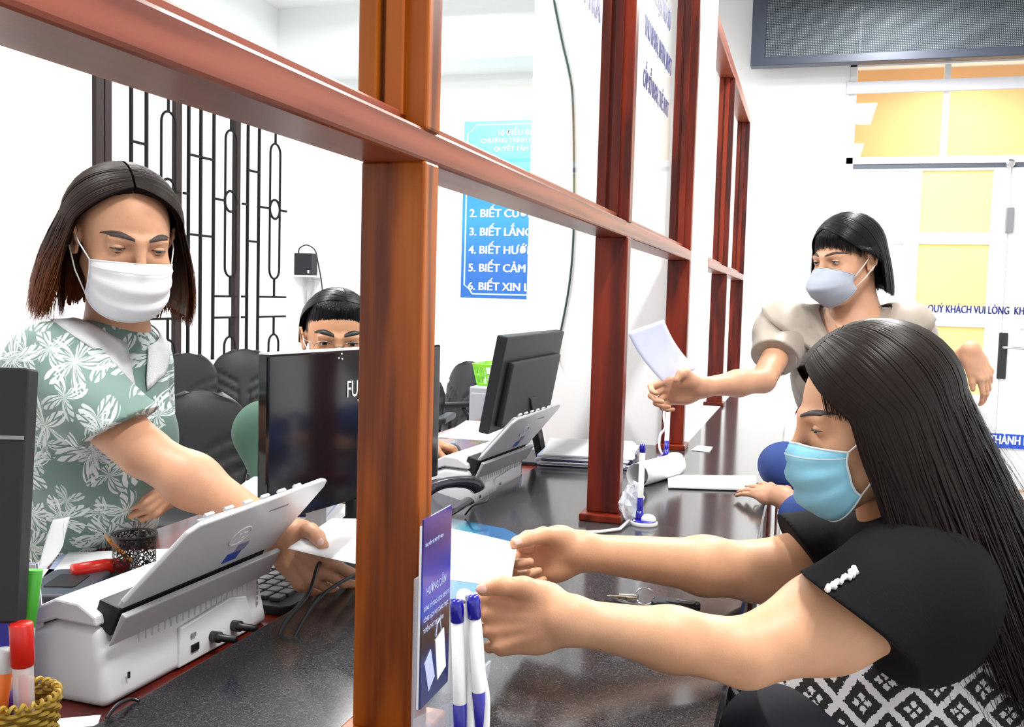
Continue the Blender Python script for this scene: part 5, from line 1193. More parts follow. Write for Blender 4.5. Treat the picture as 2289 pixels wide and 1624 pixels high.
mMaskB = M('blue_mask_fabric', srgb(140, 205, 232), .8, bump=.1, bscale=500); mMaskG = M('grey_mask_fabric', srgb(165, 172, 185), .8, bump=.1, bscale=500)
mHairA = hair_mat('hair_black_auburn', (.010, .006, .005), (.022, .009, .005), (.17, .045, .012)); mHairB = hair_mat('hair_dark_brown', (.016, .011, .009), (.014, .009, .008), (.010, .007, .006), .36)
mHairC = hair_mat('hair_black', (.008, .007, .008), (.006, .006, .007), (.006, .006, .007), .32); mBrow = M('eyebrow_dark', (.05, .035, .03), .7)
def person(name, label, loc, group=None): return thing(name, label, 'person', loc, group)
def push_out(pts, B, gap, cen_dir, it=10):
    p = np.array(pts, float); sh = p.shape; p = p.reshape(-1, 3)
    for _ in range(it): d = B.ev(p); p = p+cen_dir(p)*(gap-d)[:, None]
    return p.reshape(sh)
# ------------------------------------------------------------------ 1: standing woman in the floral shirt
hp = P(275, 536, 1.80); nb = P(262, 742, 1.89); f1 = turn(50); r1 = np.cross(f1, UZ); pel = P(165, 1330, 2.12)
w1 = person('person', 'standing woman with a bob, pale green floral shirt and white mask, passing a paper', (pel[0], pel[1], 0))
H1 = Head(hp, turn(40, -16), UZ*1.0+turn(40)*.26-r1*0.02, 1.03, 1.05); B1 = Body()
B1.p += H1.B.p
B1.cap(H1.w(0, -.03, -.05), nb, .052, .056, k=.02); B1.cap(nb, nb-UZ*.06-f1*.02, .055, .06, k=.03)
shR = P(120, 828, 1.76); shL = P(312, 800, 2.0); mid1 = (shR+shL)/2+UZ*.03
elR = P(322, 1010, 1.63); wrR = P(618, 1188, 1.54); elL = P(338, 985, 2.08); wrL = P(398, 1078, 1.96)
chest = mid1-UZ*.14+f1*.0
B1.lim(mid1-UZ*.06, pel+UZ*.1, (.12, .08), (.13, .09), r1, k=.03); B1.cap(nb-UZ*.04, mid1-UZ*.05, .055, .07, k=.03); B1.cap(shR, elR, .054, .043, k=.03); B1.cap(elR, elR*.62+wrR*.38, .040, .041, k=.012); B1.cap(elR*.62+wrR*.38, wrR, .041, .026, k=.03)
B1.cap(shL-UZ*.02, elL, .040, .036, k=.03); B1.cap(elL, wrL, .04, .026, k=.02)
fd = nrmz(RT*.62-UP*.62-FW*.15)
tipsR = hand(B1, wrR+nrmz(wrR-elR)*.008, fd, UP*.75+RT*.6, side=-1, curls=((50, 20, 10), (55, 20, 10), (58, 22, 12), (60, 24, 12)), ttip=P(722, 1218, 1.455), tbul=UP, s=1.04)
tipsL = hand(B1, wrL, nrmz(-RT*.45-UP*.35+CAMB*.5), UP, side=1, curls=((50, 60, 30),)*4, tdir=(.3, .9, -.1), s=.9)
body = B1.mesh('body', mSkinA, .0026, w1)
nails(body, tipsR[-1:], mNail)
H1.eyes(body, mSkinA, openv=.28, gaze=(-.0, -.5), brow_mat=mBrow, brow_th=.0042)
H1.mask(body, mMaskW, mStrapW, ztop=-.016)
hair(H1, body, mHairA, part=.012, open_=72, open2=66, zend=lambda a: -.138+.03*max(0, math.cos(math.radians(a))), R=(.090, .107, .098), n=3000, width=.0034, seed=3, flare=.034, curl=.007, jit=.022, el0=49, el1=105, eq=.06, layer=.016)
hair(H1, body, mHairA, part=.012, open_=92, open2=88, zend=lambda a: -.135, R=(.078, .095, .088), n=700, width=.007, seed=4, flare=.004, curl=.006, jit=.02, shell=False, name='inner_hair')
hair(H1, body, mHairA, part=.012, open_=74, open2=68, zend=lambda a: -.13, R=(.092, .109, .099), n=110, width=.0010, seed=78, flare=.045, curl=.02, jit=.03, el0=52, eq=.06, layer=.012, shell=False)
# shirt
mFl = M('sage_floral_fabric', srgb(132, 172, 160), .75, sheen=.1); t = NT(mFl); tc = t.n('TexCoord')
def vdot(vec_out, ax):
    q = t.n('VectorMath', operation='DOT_PRODUCT'); t.l(vec_out, q.inputs[0]); q.inputs[1].default_value = tuple(float(c) for c in ax); return q.outputs['Value']
def flowers(scale, seed, npet, R0, inner):
    nzz = t.n('TexNoise'); nzz.inputs['Scale'].default_value = 9; t.l(tc.outputs['Object'], nzz.inputs[0])
    cmb = t.n('CombineXYZ'); t.l(t.math('ADD', vdot(tc.outputs['Object'], nrmz(r1*.8-f1*.6)), t.math('MULTIPLY', nzz.outputs['Fac'], .02)), cmb.inputs[0]); t.l(t.math('ADD', vdot(tc.outputs['Object'], UZ), seed), cmb.inputs[1])
    sc = t.n('VectorMath', operation='SCALE'); t.l(cmb.outputs[0], sc.inputs[0]); sc.inputs['Scale'].default_value = scale
    v = t.n('TexVoronoi', voronoi_dimensions='2D'); v.inputs['Scale'].default_value = 1; v.inputs['Randomness'].default_value = .75; t.l(sc.outputs[0], v.inputs['Vector'])
    df = t.n('VectorMath', operation='SUBTRACT'); t.l(sc.outputs[0], df.inputs[0]); t.l(v.outputs['Position'], df.inputs[1]); s3 = t.n('SeparateXYZ'); t.l(df.outputs[0], s3.inputs[0])
    ang = t.math('ARCTAN2', s3.outputs[1], s3.outputs[0]); cs = t.n('SeparateColor'); t.l(v.outputs['Color'], cs.inputs[0])
    pa = t.math('ADD', t.math('MULTIPLY', ang, npet/2), t.math('MULTIPLY', cs.outputs[0], 6.28)); co = t.math('ABSOLUTE', t.math('COSINE', pa))
    r = t.n('VectorMath', operation='LENGTH'); t.l(df.outputs[0], r.inputs[0]); rv = r.outputs['Value']
    # petal: radius limit from |cos|
    lim = t.math('MULTIPLY', t.math('POWER', co, 1.15), t.math('ADD', R0, t.math('MULTIPLY', cs.outputs[1], .12)))
    pet = t.math('LESS_THAN', rv, lim); vein = t.math('GREATER_THAN', t.math('ABSOLUTE', t.math('SINE', pa)), .10)
    streak = t.math('GREATER_THAN', t.math('SINE', t.math('ADD', t.math('MULTIPLY', pa, 9), t.math('MULTIPLY', rv, 22))), -.55)
    fill = t.math('MULTIPLY', pet, t.math('MULTIPLY', vein, streak)); return fill, v
a, v1 = flowers(10, 0, 5, .56, .1); b, v2 = flowers(13, 3.3, 4, .46, .1)
f = t.math('MAXIMUM', a, t.math('MULTIPLY', b, .8)); nz = t.n('TexNoise'); nz.inputs['Scale'].default_value = 3; t.l(tc.outputs['Object'], nz.inputs[0])
base = t.mix(nz.outputs['Fac'], srgb(88, 113, 107), srgb(116, 141, 133)); t.l(t.mix(t.math('MULTIPLY', f, .85), base, srgb(222, 228, 228)), t.b.inputs['Base Color'])
S1 = Body(); S1.noise = folds(.0045, 4, 11)
S1.lim(mid1-UZ*.03, chest-UZ*.05, (.130, .085), (.138, .112), r1, k=.05); S1.lim(chest-UZ*.05, pel+UZ*.05, (.136, .112), (.150, .122), r1, k=.05)
for g in (-1, 1): S1.ell(chest-UZ*.01+f1*.058+r1*(.05*g+.02), (.058, .055, .06), k=.05)
S1.cap(nb-UZ*.03, nb-UZ*.10-f1*.01, .064, .088, k=.03); S1.cap(nb-UZ*.045-f1*.01, shR, .052, .072, k=.05); S1.cap(nb-UZ*.045-f1*.01, shL, .052, .056, k=.05)
cu = P(262, 962, 1.66); S1.cap(shR, elR, .080, .074, k=.04, clip=[(cu, nrmz(RT*.48-UP*.87))])
cu2 = shL+(elL-shL)*.7; S1.cap(shL, cu2+(elL-shL)*.2, .056, .056, k=.04, clip=[(cu2, nrmz(elL-shL))])
sh = S1.mesh('floral_shirt', mFl, .004, w1); sh['label'] = 'pale green shirt with white flowers'
# collar: two pointed flaps lying on the shirt
mCol = M('white_beaded_collar', (.72, .72, .76), .6, bump=.8, bscale=700); S1n = Body(); S1n.p = S1.p
for g in (1, -1):
    rows = []
    for i in range(15):
        u = i/14; a = math.radians(168-150*u)*g            # from the nape to the throat
        dirh = f1*math.cos(a)+r1*math.sin(a); base_ = nb-UZ*(.006+.034*u)+dirh*(.060+.006*u); wd = .016+.046*u**1.6; pt = []
        for j in range(7):
            q = j/6; pt.append(base_+dirh*wd*q*.55-UZ*wd*q*.95+f1*.012*u*q-r1*g*(.018*q*u if u > .8 else 0))
        rows.append(pt)
    rows = push_out(rows, S1n, .0045, lambda p: (lambda d: d/np.linalg.norm(d, axis=1)[:, None])(p-(nb-UZ*.16-f1*.02)))
    MB().grid([list(r) for r in rows]).build('collar', mCol, sh, smooth=True, solid=.003)
# trousers
T1 = Body(); T1.lim(pel+UZ*.06, pel-UZ*.1, (.155, .115), (.17, .12), r1, k=.04)
for g in (-1, 1):
    hp_ = pel+r1*.085*g-UZ*.1; kn = hp_-UZ*.42+f1*.02; ft = np.array([kn[0], kn[1], .09])-f1*.03; T1.cap(hp_, kn, .088, .06, k=.03); T1.cap(kn, ft, .06, .05, k=.02)
    MB().ell((ft[0]+f1[0]*.06, ft[1]+f1[1]*.06, .045), (.045, .12, .045), frame(f1, UZ)).build('shoe', mBlack, w1, smooth=True)
T1.mesh('trousers', M('black_cloth', (.012, .012, .015), .8), .007, w1)
# ------------------------------------------------------------------ 2: seated woman in black
mBlk = M('black_knit', (.005, .005, .006), .85, spec=.15, bump=.2, bscale=350)
mPat = M('black_white_diamond_knit', (.02, .02, .02), .85, bump=.3, bscale=300); t = NT(mPat); tc = t.n('TexCoord')
def diamonds(axu, axv, S):
    u = t.math('MULTIPLY', vdot(tc.outputs['Object'], axu), S); v = t.math('MULTIPLY', vdot(tc.outputs['Object'], axv), S)
    n = t.n('TexNoise'); n.inputs['Scale'].default_value = 260; t.l(tc.outputs['Object'], n.inputs[0]); jt = t.math('MULTIPLY', t.math('SUBTRACT', n.outputs['Fac'], .5), .16)
    a = t.math('ADD', u, v); b = t.math('SUBTRACT', u, v); fa = t.math('ABSOLUTE', t.math('SUBTRACT', t.math('FRACT', a), .5)); fb = t.math('ABSOLUTE', t.math('SUBTRACT', t.math('FRACT', b), .5))
    line = t.math('GREATER_THAN', t.math('ADD', t.math('MAXIMUM', fa, fb), jt), .395)
    mx = t.math('MAXIMUM', fa, fb); mn = t.math('MINIMUM', fa, fb)
    fl = t.math('MULTIPLY', t.math('LESS_THAN', t.math('ADD', mx, jt), .2), t.math('GREATER_THAN', t.math('ADD', mn, jt), .035)); return t.math('MAXIMUM', line, fl)
m_ = diamonds(nrmz(RT), UZ, 16.5); t.l(t.mix(m_, (.010, .010, .010, 1), (.62, .62, .64, 1)), t.b.inputs['Base Color'])
hp = P(1945, 932, 1.36); f2 = turn(-84); r2 = np.cross(f2, UZ); nb2 = P(2010, 1140, 1.42)
shN = P(2055, 1312, 1.29); shF = P(1950, 1225, 1.62); elN = P(1668, 1459, 1.20); wrN = P(1262, 1384, 1.17); elF = P(1690, 1277, 1.54); wrF = P(1290, 1231, 1.42)
pe2 = P(2190, 1720, 1.44); w2 = person('person', 'seated woman with long dark hair, blue mask and black top, nearest the camera', (pe2[0], pe2[1], 0))
H2 = Head(hp, turn(-92, -13), UZ+f2*.22, 1.02, 1.0); B2 = Body(); B2.p += H2.B.p
B2.cap(H2.w(0, -.03, -.05), nb2, .054, .06, k=.02)
axis2 = nrmz(nb2-pe2); B2.lim(nb2-axis2*.1, pe2, (.15, .09), (.15, .11), r2, k=.03)
B2.cap(shN, shN*.45+elN*.55, .064, .060, k=.03); B2.cap(shN*.45+elN*.55, elN, .059, .041, k=.03); mid = elN*.58+wrN*.42; B2.cap(elN, mid, .0405, .0365, k=.014); B2.cap(mid, wrN, .0365, .025, k=.02)
B2.cap(shF, elF, .058, .047, k=.03); mid = elF*.7+wrF*.3; B2.cap(elF, mid, .046, .044, k=.014); B2.cap(mid, wrF, .042, .025, k=.02)
tF = hand(B2, wrF, nrmz(-RT*.97-UP*.18), nrmz(UP*.9-RT*.1+CAMB*.0), side=-1, curls=((52, 62, 30), (66, 72, 40), (72, 80, 45), (76, 84, 45)), ttip=P(1152, 1214, 1.345), tbul=UP, ftips={0: P(1168, 1226, 1.385)}, s=.98)
tN = hand(B2, wrN, nrmz(-RT*.93-UP*.08+FW*.2), nrmz(UP*.97+FW*.1), side=1, spread=(6, 0, -7, -13), curls=((34, 62, 35), (38, 64, 38), (44, 66, 40), (52, 68, 42)), ttip=P(1080, 1316, 1.17), tbul=UP*.6+CAMB*.5, ftips={0: P(1084, 1334, 1.22)}, s=1.03)
for g in (-1, 1):
    kn = P(1735+g*14, 1640, 1.42+.1*g); hq = pe2+r2*.09*g; B2.cap(hq, kn, .085, .06, k=.03)
body = B2.mesh('body', mSkinB, .0026, w2)
nails(body, [tF[-1], tN[-1]], mNail)
H2.eyes(body, mSkinB, openv=.30, gaze=(0, -.35), brow_mat=mBrow, brow_th=.0030)
H2.mask(body, mMaskB, mStrapW, edge=M('mask_white_edge', (.7, .78, .84), .8), ztop=-.014)
def drift2(a, t):
    A = abs(a); k = max(0, 1-(A-60)/60) if A < 120 else 0
    return (0, -.060*t**1.1*(1-.0*k)-.03*k*t, 0)
hair(H2, body, mHairB, part=-.012, open_=80, open2=58, zend=lambda a: -.40+.17*math.exp(-((abs(a)-60)/28)**2), R=(.092, .105, .097), c=(0, -.014, .026), n=6500, width=.0030, gap=.003, seed=8, flare=.03, curl=.016, jit=.05, el0=38, el1=105, drift=drift2, n_fall=14, eq=-.06, layer=.018, fringe=dict(n=260, a0=-66, a1=-16, z=lambda u: .028-.03*(1-u), el=22, sweep=-16))
hair(H2, body, mHairB, part=-.012, open_=70, open2=62, zend=lambda a: -.36, R=(.095, .108, .099), c=(0, -.014, .026), n=150, width=.0011, gap=.003, seed=77, flare=.05, curl=.03, jit=.08, el0=42, drift=drift2, n_fall=16, layer=.014, shell=False)
# black yoke with sleeves
Y2 = Body(); Y2.noise = folds(.0035, 9, 10)
Y2.lim(nb2-axis2*.07+f2*.02, nb2-axis2*.16+f2*.03, (.14, .07), (.15, .085), r2, k=.05)
Y2.cap(nb2-axis2*.06, shN+UZ*.0, .055, .082, k=.05); Y2.cap(nb2-axis2*.06, shF, .055, .075, k=.05)
d = nrmz(elN-shN); cN = P(1923, 1386, 1.22); Y2.ell(shN-UP*.045, (.08, .08, .08), k=.05); Y2.cap(shN, cN+d*.08, .090, .078, k=.04, clip=[(cN, nrmz(-RT*.62-UP*.79))])
d = nrmz(elF-shF); cF = P(1794, 1234, 1.57); Y2.cap(shF, cF+d*.08, .078, .064, k=.04, clip=[(cF, nrmz(-RT*.86-UP*.5))])
yo = Y2.mesh('black_top', mBlk, .0035, w2); yo['label'] = 'black puffed sleeve top'
# patterned tunic
D2 = Body(); D2.noise = folds(.004, 21, 9); D2.lim(nb2-axis2*.09-f2*.01, pe2+axis2*.05, (.15, .11), (.175, .14), r2, k=.05); D2.ell(pe2-UZ*.02, (.21, .19, .13), k=.06); D2.cap(pe2+UZ*.07, pe2+f2*.25+UZ*.075, .15, .135, k=.06)
D2.ell(nb2-axis2*.22+f2*.07, (.09, .15, .09), k=.05)
tu = D2.mesh('patterned_tunic', mPat, .005, w2); tu['label'] = 'black and white diamond knit tunic'
T2 = Body()
for g in (-1, 1):
    kn = P(1745+g*14, 1655, 1.42+.1*g); hq = pe2+r2*.09*g-UZ*.02; T2.cap(hq, kn, .085, .072, k=.03); ft = np.array([kn[0]+.04, kn[1], .1]); T2.cap(kn, ft, .068, .05, k=.02)
    MB().ell((ft[0]-.05, ft[1], .045), (.12, .045, .045)).build('shoe', mBlack, w2, smooth=True)
T2.mesh('trousers', M('navy_cloth', (.010, .011, .02), .8), .006, w2)
# lace motif on the near sleeve
mLace = M('white_lace', (.8, .8, .8), .8); Y2n = Body(); Y2n.p = Y2.p; rg = random.Random(3); lm = MB(); pts = []
for i in range(34):
    u = i/33; px, py = 1848+64*u+rg.uniform(-4, 4), 1318-46*u+rg.uniform(-8, 8)*(1 if u > .6 or u < .3 else .5)
    r_ = _ray(px, py); q = C0+r_*1.0
    for _ in range(60):
        dd_ = Y2n.ev(q[None])[0]; q = q+nrmz(r_)*max(dd_-.004, -.01)*.9
    pts.append(q)
for a, b in zip(pts[:-1], pts[1:]): lm.tube([a, b], [.0035*rg.uniform(.6, 1.2), .0035], 6)
lc = lm.build('lace_motif', mLace, yo, smooth=True); lc['kind'] = 'stuff'
# ------------------------------------------------------------------ 3: standing woman in beige
hp = P(1893, 583, 2.62); f3h = turn(-60, -8); f3 = turn(-22); r3 = np.cross(f3, UZ); nb3 = P(1912, 686, 2.66); pe3 = P(1890, 1080, 2.80)
w3 = person('person', 'standing woman in a beige blouse and grey mask, stretching out a paper', (pe3[0], pe3[1], 0))
H3 = Head(hp, f3h, UZ-.03*RH, .98, .98); B3 = Body(); B3.p += H3.B.p
B3.cap(H3.w(0, -.028, -.05), nb3, .050, .052, k=.02); B3.cap(nb3, nb3-UZ*.08, .055, .06, k=.03)
shR = nb3+r3*.165-UZ*.055; shL = nb3-r3*.128-UZ*.05; elR = P(1668, 866, 2.5); wrR = P(1562, 866, 2.42); elR = P(1706, 850, 2.5)
elL = P(2075, 850, 2.62); wrL = P(2170, 786, 2.5)
B3.lim(nb3-UZ*.08, pe3, (.14, .085), (.14, .1), r3, k=.03); B3.cap(shR, elR, .042, .032, k=.015); mid = elR*.6+wrR*.4; B3.cap(elR, mid, .031, .031, k=.008); B3.cap(mid, wrR, .032, .022, k=.02)
B3.cap(shL, elL, .045, .036, k=.02); B3.cap(elL, wrL, .034, .023, k=.02)
t3 = hand(B3, wrR, nrmz(-RT*.98-UP*.12), nrmz(UP*.75+CAMB*.35-RT*.1), side=-1, curls=((30, 55, 35), (42, 62, 40), (50, 66, 45), (55, 70, 45)), ttip=P(1512, 848, 2.375), tbul=UP, s=1.0)
t3b = hand(B3, wrL+RT*.004, nrmz(RT*.42-UP*.9+CAMB*.1), nrmz(-RT*.8-UP*.35+CAMB*.45), side=1, curls=((14, 24, 16), (20, 28, 18), (26, 32, 20), (30, 34, 20)), tdir=(.30, .95, -.1), tb=(0, 4, 4), s=.84)
body = B3.mesh('body', mSkinC, .0032, w3)
H3.eyes(body, mSkinC, openv=.42, gaze=(.1, -.3), brow_mat=mBrow, brow_th=.003)
H3.mask(body, mMaskG, mStrapW, style='kf', ztop=-.010)
hair(H3, body, mHairC, part=.01, open_=60, open2=64, zend=lambda a: (.034-.045*(abs(a)-64)/36 if (a < 0 and abs(a) < 100) else -.078-.025*math.exp(-((abs(a)-140)/40)**2)), R=(.085, .102, .096), n=2400, width=.0036, gap=.005, seed=12, flare=.012, curl=.002, jit=.008, el0=40, el1=105, eq=.05, layer=.014,
     fringe=dict(n=420, a0=-66, a1=50, z=lambda u: .036-.07*max(0, .4-u)-.02*max(0, u-.7), el=26, sweep=-6))
# blouse with puffed sleeves and wide V collar
mBei = M('beige_satin', srgb(150, 138, 126), .5, sheen=.2, bump=.15, bscale=60); S3 = Body(); S3.noise = folds(.005, 31, 11)
S3.lim(nb3-UZ*.09, nb3-UZ*.2, (.15, .085), (.155, .115), r3, k=.04); S3.lim(nb3-UZ*.2, nb3-UZ*.26, (.15, .115), (.14, .105), r3, k=.05)
for g in (-1, 1): S3.ell(nb3-UZ*.2+f3*.075+r3*.06*g, (.06, .055, .06), k=.05)
S3.cap(nb3-UZ*.055, shR, .04, .06, k=.04); S3.cap(nb3-UZ*.055, shL, .04, .06, k=.04)
d = elR-shR; c3 = shR+d*.60; S3.ell(shR+d*.22+UZ*.01, (.085, .085, .085), k=.03); S3.cap(shR+d*.2, c3+d*.1, .078, .058, k=.03, clip=[(c3, nrmz(d-UP*.1))])
d2 = elL-shL; c4 = shL+d2*.6; S3.ell(shL+d2*.15+UZ*.005, (.066, .066, .07), k=.03); S3.cap(shL+d2*.2, c4+d2*.1, .064, .052, k=.03, clip=[(c4, nrmz(d2))])
bl = S3.mesh('beige_blouse', mBei, .0045, w3); bl['label'] = 'beige puffed sleeve blouse with wide collar'
S3n = Body(); S3n.p = S3.p
for sh_, dd_, cc_ in ((shR, elR-shR, c3), (shL, elL-shL, c4)):
    MB().tube([cc_-nrmz(dd_)*.022, cc_+nrmz(dd_)*.004], .0575, 28, cap=True).build('cuff_band', mBei, bl, smooth=False, bevel=.004)
for g in (1, -1):
    rows = []
    for i in range(15):
        u = i/14; a = math.radians(165-155*u)*g; dirh = f3*math.cos(a)+r3*math.sin(a); base_ = nb3-UZ*(-.012+.15*u**1.6)+dirh*(.056+.03*u)+f3*.02*u; wd = .05+.03*math.sin(u*math.pi); pt = []
        for j in range(7): q = j/6; pt.append(base_+dirh*wd*q*.7+r3*g*wd*q*.5*u-UZ*wd*q*(.75-.55*u))
        rows.append(pt)
    rows = push_out(rows, S3n, .006, lambda p: (lambda d: d/np.linalg.norm(d, axis=1)[:, None])(p-(nb3-UZ*.2)))
    MB().grid([list(r) for r in rows]).build('collar', mBei, bl, smooth=True, solid=.004)
# skin shown in the V neck
V3 = MB(); tri = push_out([[nb3-UZ*(.045+.1*j/5)+f3*.08+r3*(k/3-1)*(.045*(1-j/5)) for k in range(7)] for j in range(6)], S3n, .0045, lambda p: np.tile(f3, (len(p), 1)))
V3.grid([list(r) for r in tri]).build('neckline_skin', mSkinC, body, smooth=True, solid=.002)
T3 = Body(); T3.lim(nb3-UZ*.30, pe3, (.135, .10), (.15, .115), r3, k=.04); T3.lim(pe3+UZ*.06, pe3-UZ*.08, (.14, .105), (.16, .12), r3, k=.04)
for g in (-1, 1):
    hq = pe3+r3*.08*g-UZ*.1; kn = np.array([hq[0], hq[1], .48]); ft = np.array([hq[0], hq[1], .09]); T3.cap(hq, kn, .092, .066, k=.03); T3.cap(kn, ft, .064, .055, k=.02)
    MB().ell((ft[0]+f3[0]*.06, ft[1]+f3[1]*.06, .04), (.042, .115, .04), frame(f3, UZ)).build('shoe', mBlack, w3, smooth=True)
T3.mesh('trousers', M('white_cloth', (.8, .8, .8), .8), .007, w3)
MB().tube([wrL-nrmz(wrL-elL)*.09+.031*(UZ*math.cos(a)+np.cross(nrmz(wrL-elL), UZ)*math.sin(a)) for a in np.linspace(0, 2*math.pi, 25)], .003, 8).build('bracelet', M('orange_bracelet', srgb(200, 90, 30), .3), w3, smooth=True)
# her paper
q0, q1, q2, q3 = P(1490, 862, 2.40), P(1402, 742, 2.36), P(1484, 714, 2.40), P(1556, 824, 2.44)
sheet('offered_paper', 'pale printed sheet held out by the standing woman in beige', 'paper', (q0, q1, q2, q3), M('pale_blue_paper', srgb(205, 212, 240), .7, var=.03, vscale=30), bend=lambda s, q: RT*(-.010*math.sin(s*math.pi)))
# ------------------------------------------------------------------ 4: man behind the monitor
hp = P(752, 758, 2.5); f4 = turn(22); r4 = np.cross(f4, UZ); nb4 = P(735, 905, 2.62); pe4 = P(730, 1300, 2.75)
w4 = person('person', 'man with glasses, short black hair and green uniform sitting behind the black monitor', (pe4[0], pe4[1], 0))
H4 = Head(hp, turn(14, -8), UZ+f4*.12, 1.0, 1.05); B4 = Body(); B4.p += H4.B.p; B4.cap(H4.w(0, -.03, -.05), nb4, .06, .064, k=.02)
B4.lim(nb4-UZ*.1, pe4+UZ*.05, (.17, .1), (.15, .11), r4, k=.03)
shR = nb4+r4*.17-UZ*.07; shL = nb4-r4*.17-UZ*.07; elR = P(640, 1110, 2.5); elL = P(900, 1075, 2.82); wrL = P(948, 985, 3.12); wrR = P(690, 1060, 2.25)
elL = (shL+wrL)/2-UZ*.10
B4.cap(shL, elL, .05, .042, k=.02); B4.cap(elL, wrL, .04, .028, k=.02); B4.cap(shR, elR, .05, .042, k=.02); B4.cap(elR, wrR, .04, .028, k=.02)
t4 = hand(B4, wrL, nrmz(RT*.85-UP*.30-FW*.0), nrmz(CAMB*.8+UP*.2), side=1, curls=((30, 28, 18), (28, 30, 18), (30, 34, 20), (36, 36, 20)), tdir=(.55, .8, -.3), s=1.12)
hand(B4, wrR, CAMB, RH*1.0, side=1, curls=((30, 30, 20),)*4, s=1.05)
body = B4.mesh('body', mSkinD, .0038, w4)
H4.eyes(body, mSkinD, openv=.62, gaze=(0, -.12), brow_mat=mHairK, brow_th=.0055, brow_lift=.004)
H4.mask(body, mMaskW, mStrapW, ztop=-.03)
hair(H4, body, mHairC, part=-.02, gap=.004, open_=98, open2=98, zend=lambda a: -.012-.03*max(0, (abs(a)-90)/90), R=(.084, .104, .095), n=1400, width=.004, seed=22, flare=.0, curl=.001, jit=.006, el0=52, el1=100, eq=.0, layer=.012, n_fall=3,
     fringe=dict(n=1100, a0=-96, a1=96, z=lambda u: (.054-.016*abs(math.sin(u*17))) if .2 < u < .8 else .02, el=38, sweep=-10))
mGl = M('thin_metal_frame', (.35, .33, .3), .25, metal=1); gl = MB()
for g in (-1, 1):
    ring_ = [H4.w(g*.034+.024*math.cos(a), .098-.004*abs(math.cos(a)), -.004+.016*math.sin(a)) for a in np.linspace(0, 2*math.pi, 25)]; gl.tube(ring_, .0009, 6); gl.tube([H4.w(g*.058, .094, .004), H4.w(g*.077, .05, .006), H4.w(g*.082, -.008, .006)], .0011, 6)
gl.tube([H4.w(-.01, .1, .0), H4.w(0, .102, .003), H4.w(.01, .1, 0)], .0009, 6); gl.build('glasses', mGl, body, smooth=True)
mGrnU = M('dark_green_uniform', srgb(52, 84, 70), .8); S4 = Body(); S4.noise = folds(.005, 41, 9)
S4.lim(nb4-UZ*.09, pe4+UZ*.02, (.18, .11), (.17, .13), r4, k=.05); S4.cap(nb4-UZ*.05, shR, .055, .075, k=.05); S4.cap(nb4-UZ*.05, shL, .055, .075, k=.05)
for s0_, e0_, w0_ in ((shR, elR, wrR), (shL, elL, wrL)):
    S4.cap(s0_, e0_, .075, .06, k=.03); c_ = e0_+(w0_-e0_)*.72; S4.cap(e0_, c_+nrmz(w0_-e0_)*.05, .058, .045, k=.03, clip=[(c_, nrmz(w0_-e0_))])
S4.lim(nb4-UZ*.0-f4*.005, nb4-UZ*.05, (.07, .066), (.08, .08), r4, k=.01)
S4.mesh('green_uniform', mGrnU, .006, w4)
T4 = Body(); T4.lim(pe4+UZ*.04, pe4-UZ*.04, (.16, .13), (.17, .14), r4, k=.04)
for g in (-1, 1):
    hq = pe4+r4*.09*g-UZ*.03; kn = np.array([*(hq+f4*.26)[:2], .5]); ft = np.array([kn[0], kn[1], .09]); T4.cap(hq, kn, .085, .065, k=.03); T4.cap(kn, ft, .062, .05, k=.02)
    MB().ell((ft[0]+f4[0]*.06, ft[1]+f4[1]*.06, .045), (.045, .125, .045), frame(f4, UZ)).build('shoe', mBlack, w4, smooth=True)
T4.mesh('trousers', mGrnU, .008, w4)
# ------------------------------------------------------------------ 5: visitor in blue, mostly hidden behind the seated woman
hp = P(1985, 960, 2.12); f5 = turn(-88); r5 = np.cross(f5, UZ); nb5 = P(1985, 1090, 2.18); pe5 = P(2040, 1420, 2.25)
w5 = person('person', 'visitor in a blue jacket mostly hidden behind the seated woman in black', (pe5[0], pe5[1], 0))
H5 = Head(hp, turn(-88, -10), UZ, .95); B5 = Body(); B5.p += H5.B.p; B5.cap(H5.w(0, -.03, -.05), nb5, .05, .055, k=.02); B5.lim(nb5-UZ*.08, pe5+UZ*.05, (.14, .09), (.14, .1), r5, k=.03)
shN5 = P(1960, 1090, 2.06); elN5 = P(1800, 1155, 2.20); wrN5 = Pz(1745, 1108, ZT+.036)
B5.cap(shN5, elN5, .045, .038, k=.02); B5.cap(elN5, wrN5, .036, .022, k=.02)
hd = nrmz(Pz(1660, 1085, ZT+.028)-wrN5)
t5 = hand(B5, wrN5, hd, nrmz(np.array([.1, 1, .15])), side=1, curls=((2, 8, 8), (2, 8, 8), (2, 8, 8), (2, 8, 8)), spread=(8, 2, -6, -13), tdir=(.6, .78, -.05), s=.93)
body = B5.mesh('body', mSkinE, .0034, w5); nails(body, t5[:4], mNailR)
H5.eyes(body, mSkinE, brow_mat=mBrow); H5.mask(body, mMaskW, mStrapW); hair(H5, body, mHairC, n=500, width=.009, zend=lambda a: -.1, seed=33)
ringp = t5[1][0]-hd*.055*.93; MB().tube([ringp+.0095*(UZ*math.cos(a)+np.cross(hd, UZ)*math.sin(a)) for a in np.linspace(0, 2*math.pi, 17)], .0018, 6).build('finger_ring', M('gold', (.8, .6, .3), .2, metal=1), w5, smooth=True)
dA = nrmz(elN5-wrN5); MB().tube([wrN5+dA*.045+.030*(UZ*math.cos(a)+nrmz(np.cross(dA, UZ))*math.sin(a)) for a in np.linspace(0, 2*math.pi, 25)], .0055, 8).build('bracelet', M('amber_bracelet', srgb(150, 60, 25), .2, coat=.4), w5, smooth=True)
mBlu = M('blue_jacket_cloth', srgb(40, 66, 132), .8); S5 = Body(); S5.noise = folds(.005, 51, 9)
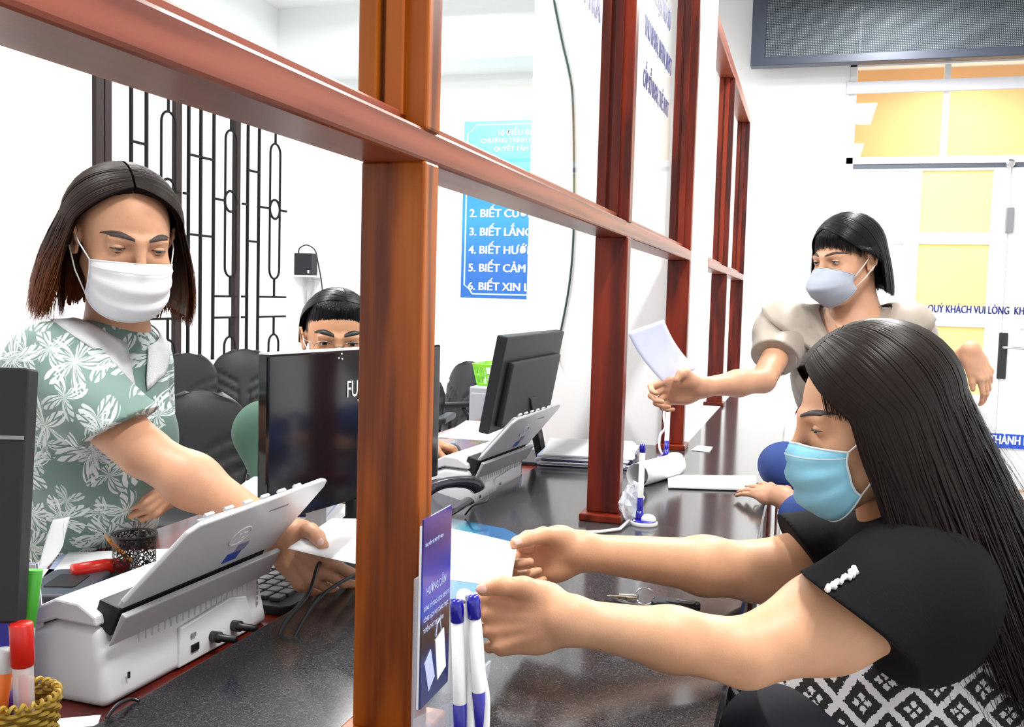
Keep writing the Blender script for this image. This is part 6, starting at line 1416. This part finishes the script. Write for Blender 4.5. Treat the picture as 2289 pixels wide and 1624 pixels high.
S5.lim(nb5-UZ*.08, pe5, (.16, .1), (.16, .12), r5, k=.05); S5.cap(nb5-UZ*.05, shN5, .05, .07, k=.05); S5.cap(shN5, elN5, .068, .055, k=.03); cf = wrN5+dA*.075; S5.cap(elN5, cf-dA*.05, .052, .04, k=.03, clip=[(cf, -dA)])
e5 = P(1752, 1040, 2.46); S5.cap(nb5+r5*.15-UZ*.06, e5, .07, .058, k=.04); S5.cap(e5, P(1800, 1110, 2.62), .055, .045, k=.03)
S5.mesh('blue_jacket', mBlu, .005, w5)
T5 = Body(); T5.lim(pe5+UZ*.04, pe5-UZ*.04, (.15, .12), (.16, .13), r5, k=.04)
for g in (-1, 1):
    hq = pe5+r5*.09*g-UZ*.03; kn = np.array([*(hq+f5*.26)[:2], .5]); ft = np.array([kn[0], kn[1], .09]); T5.cap(hq, kn, .08, .06, k=.03); T5.cap(kn, ft, .058, .05, k=.02)
    MB().ell((ft[0]+f5[0]*.06, ft[1]+f5[1]*.06, .045), (.045, .12, .045), frame(f5, UZ)).build('shoe', mBlack, w5, smooth=True)
T5.mesh('trousers', mBlu, .008, w5)
# ------------------------------------------------------------------ seats
mRedS = M('red_vinyl', srgb(150, 20, 20), .35)
def stool(label, x, y, z, back=None, mat=mRedS):
    t = thing('visitor_chair', label, 'chair', (x, y, 0)); MB().prism([(x+a, y+b, z-.05) for a, b in rounded(.42, .42, .06)], (0, 0, .05)).build('seat', mat, t, bevel=.015, seg=3)
    for a in (-.17, .17):
        for b in (-.17, .17): MB().tube([(x+a*.8, y+b*.8, z-.05), (x+a, y+b, 0)], .012, 10).build('leg', mSteel, t, smooth=True)
    MB().box((x+.19, y-.2, z+.15), (x+.225, y+.2, z+.42)).build('backrest', mBlack, t, bevel=.012, seg=3)
    for b in (-.16, .16): MB().tube([(x+.2, y+b, z-.02), (x+.21, y+b, z+.2)], .01, 8).build('back_post', mSteel, t)
stool('red seated chair with a black back under the woman in black', pe2[0]+.02, pe2[1], pe2[2]-.13)
stool('red seated chair under the visitor in the blue jacket', pe5[0]+.02, pe5[1], pe5[2]-.15)
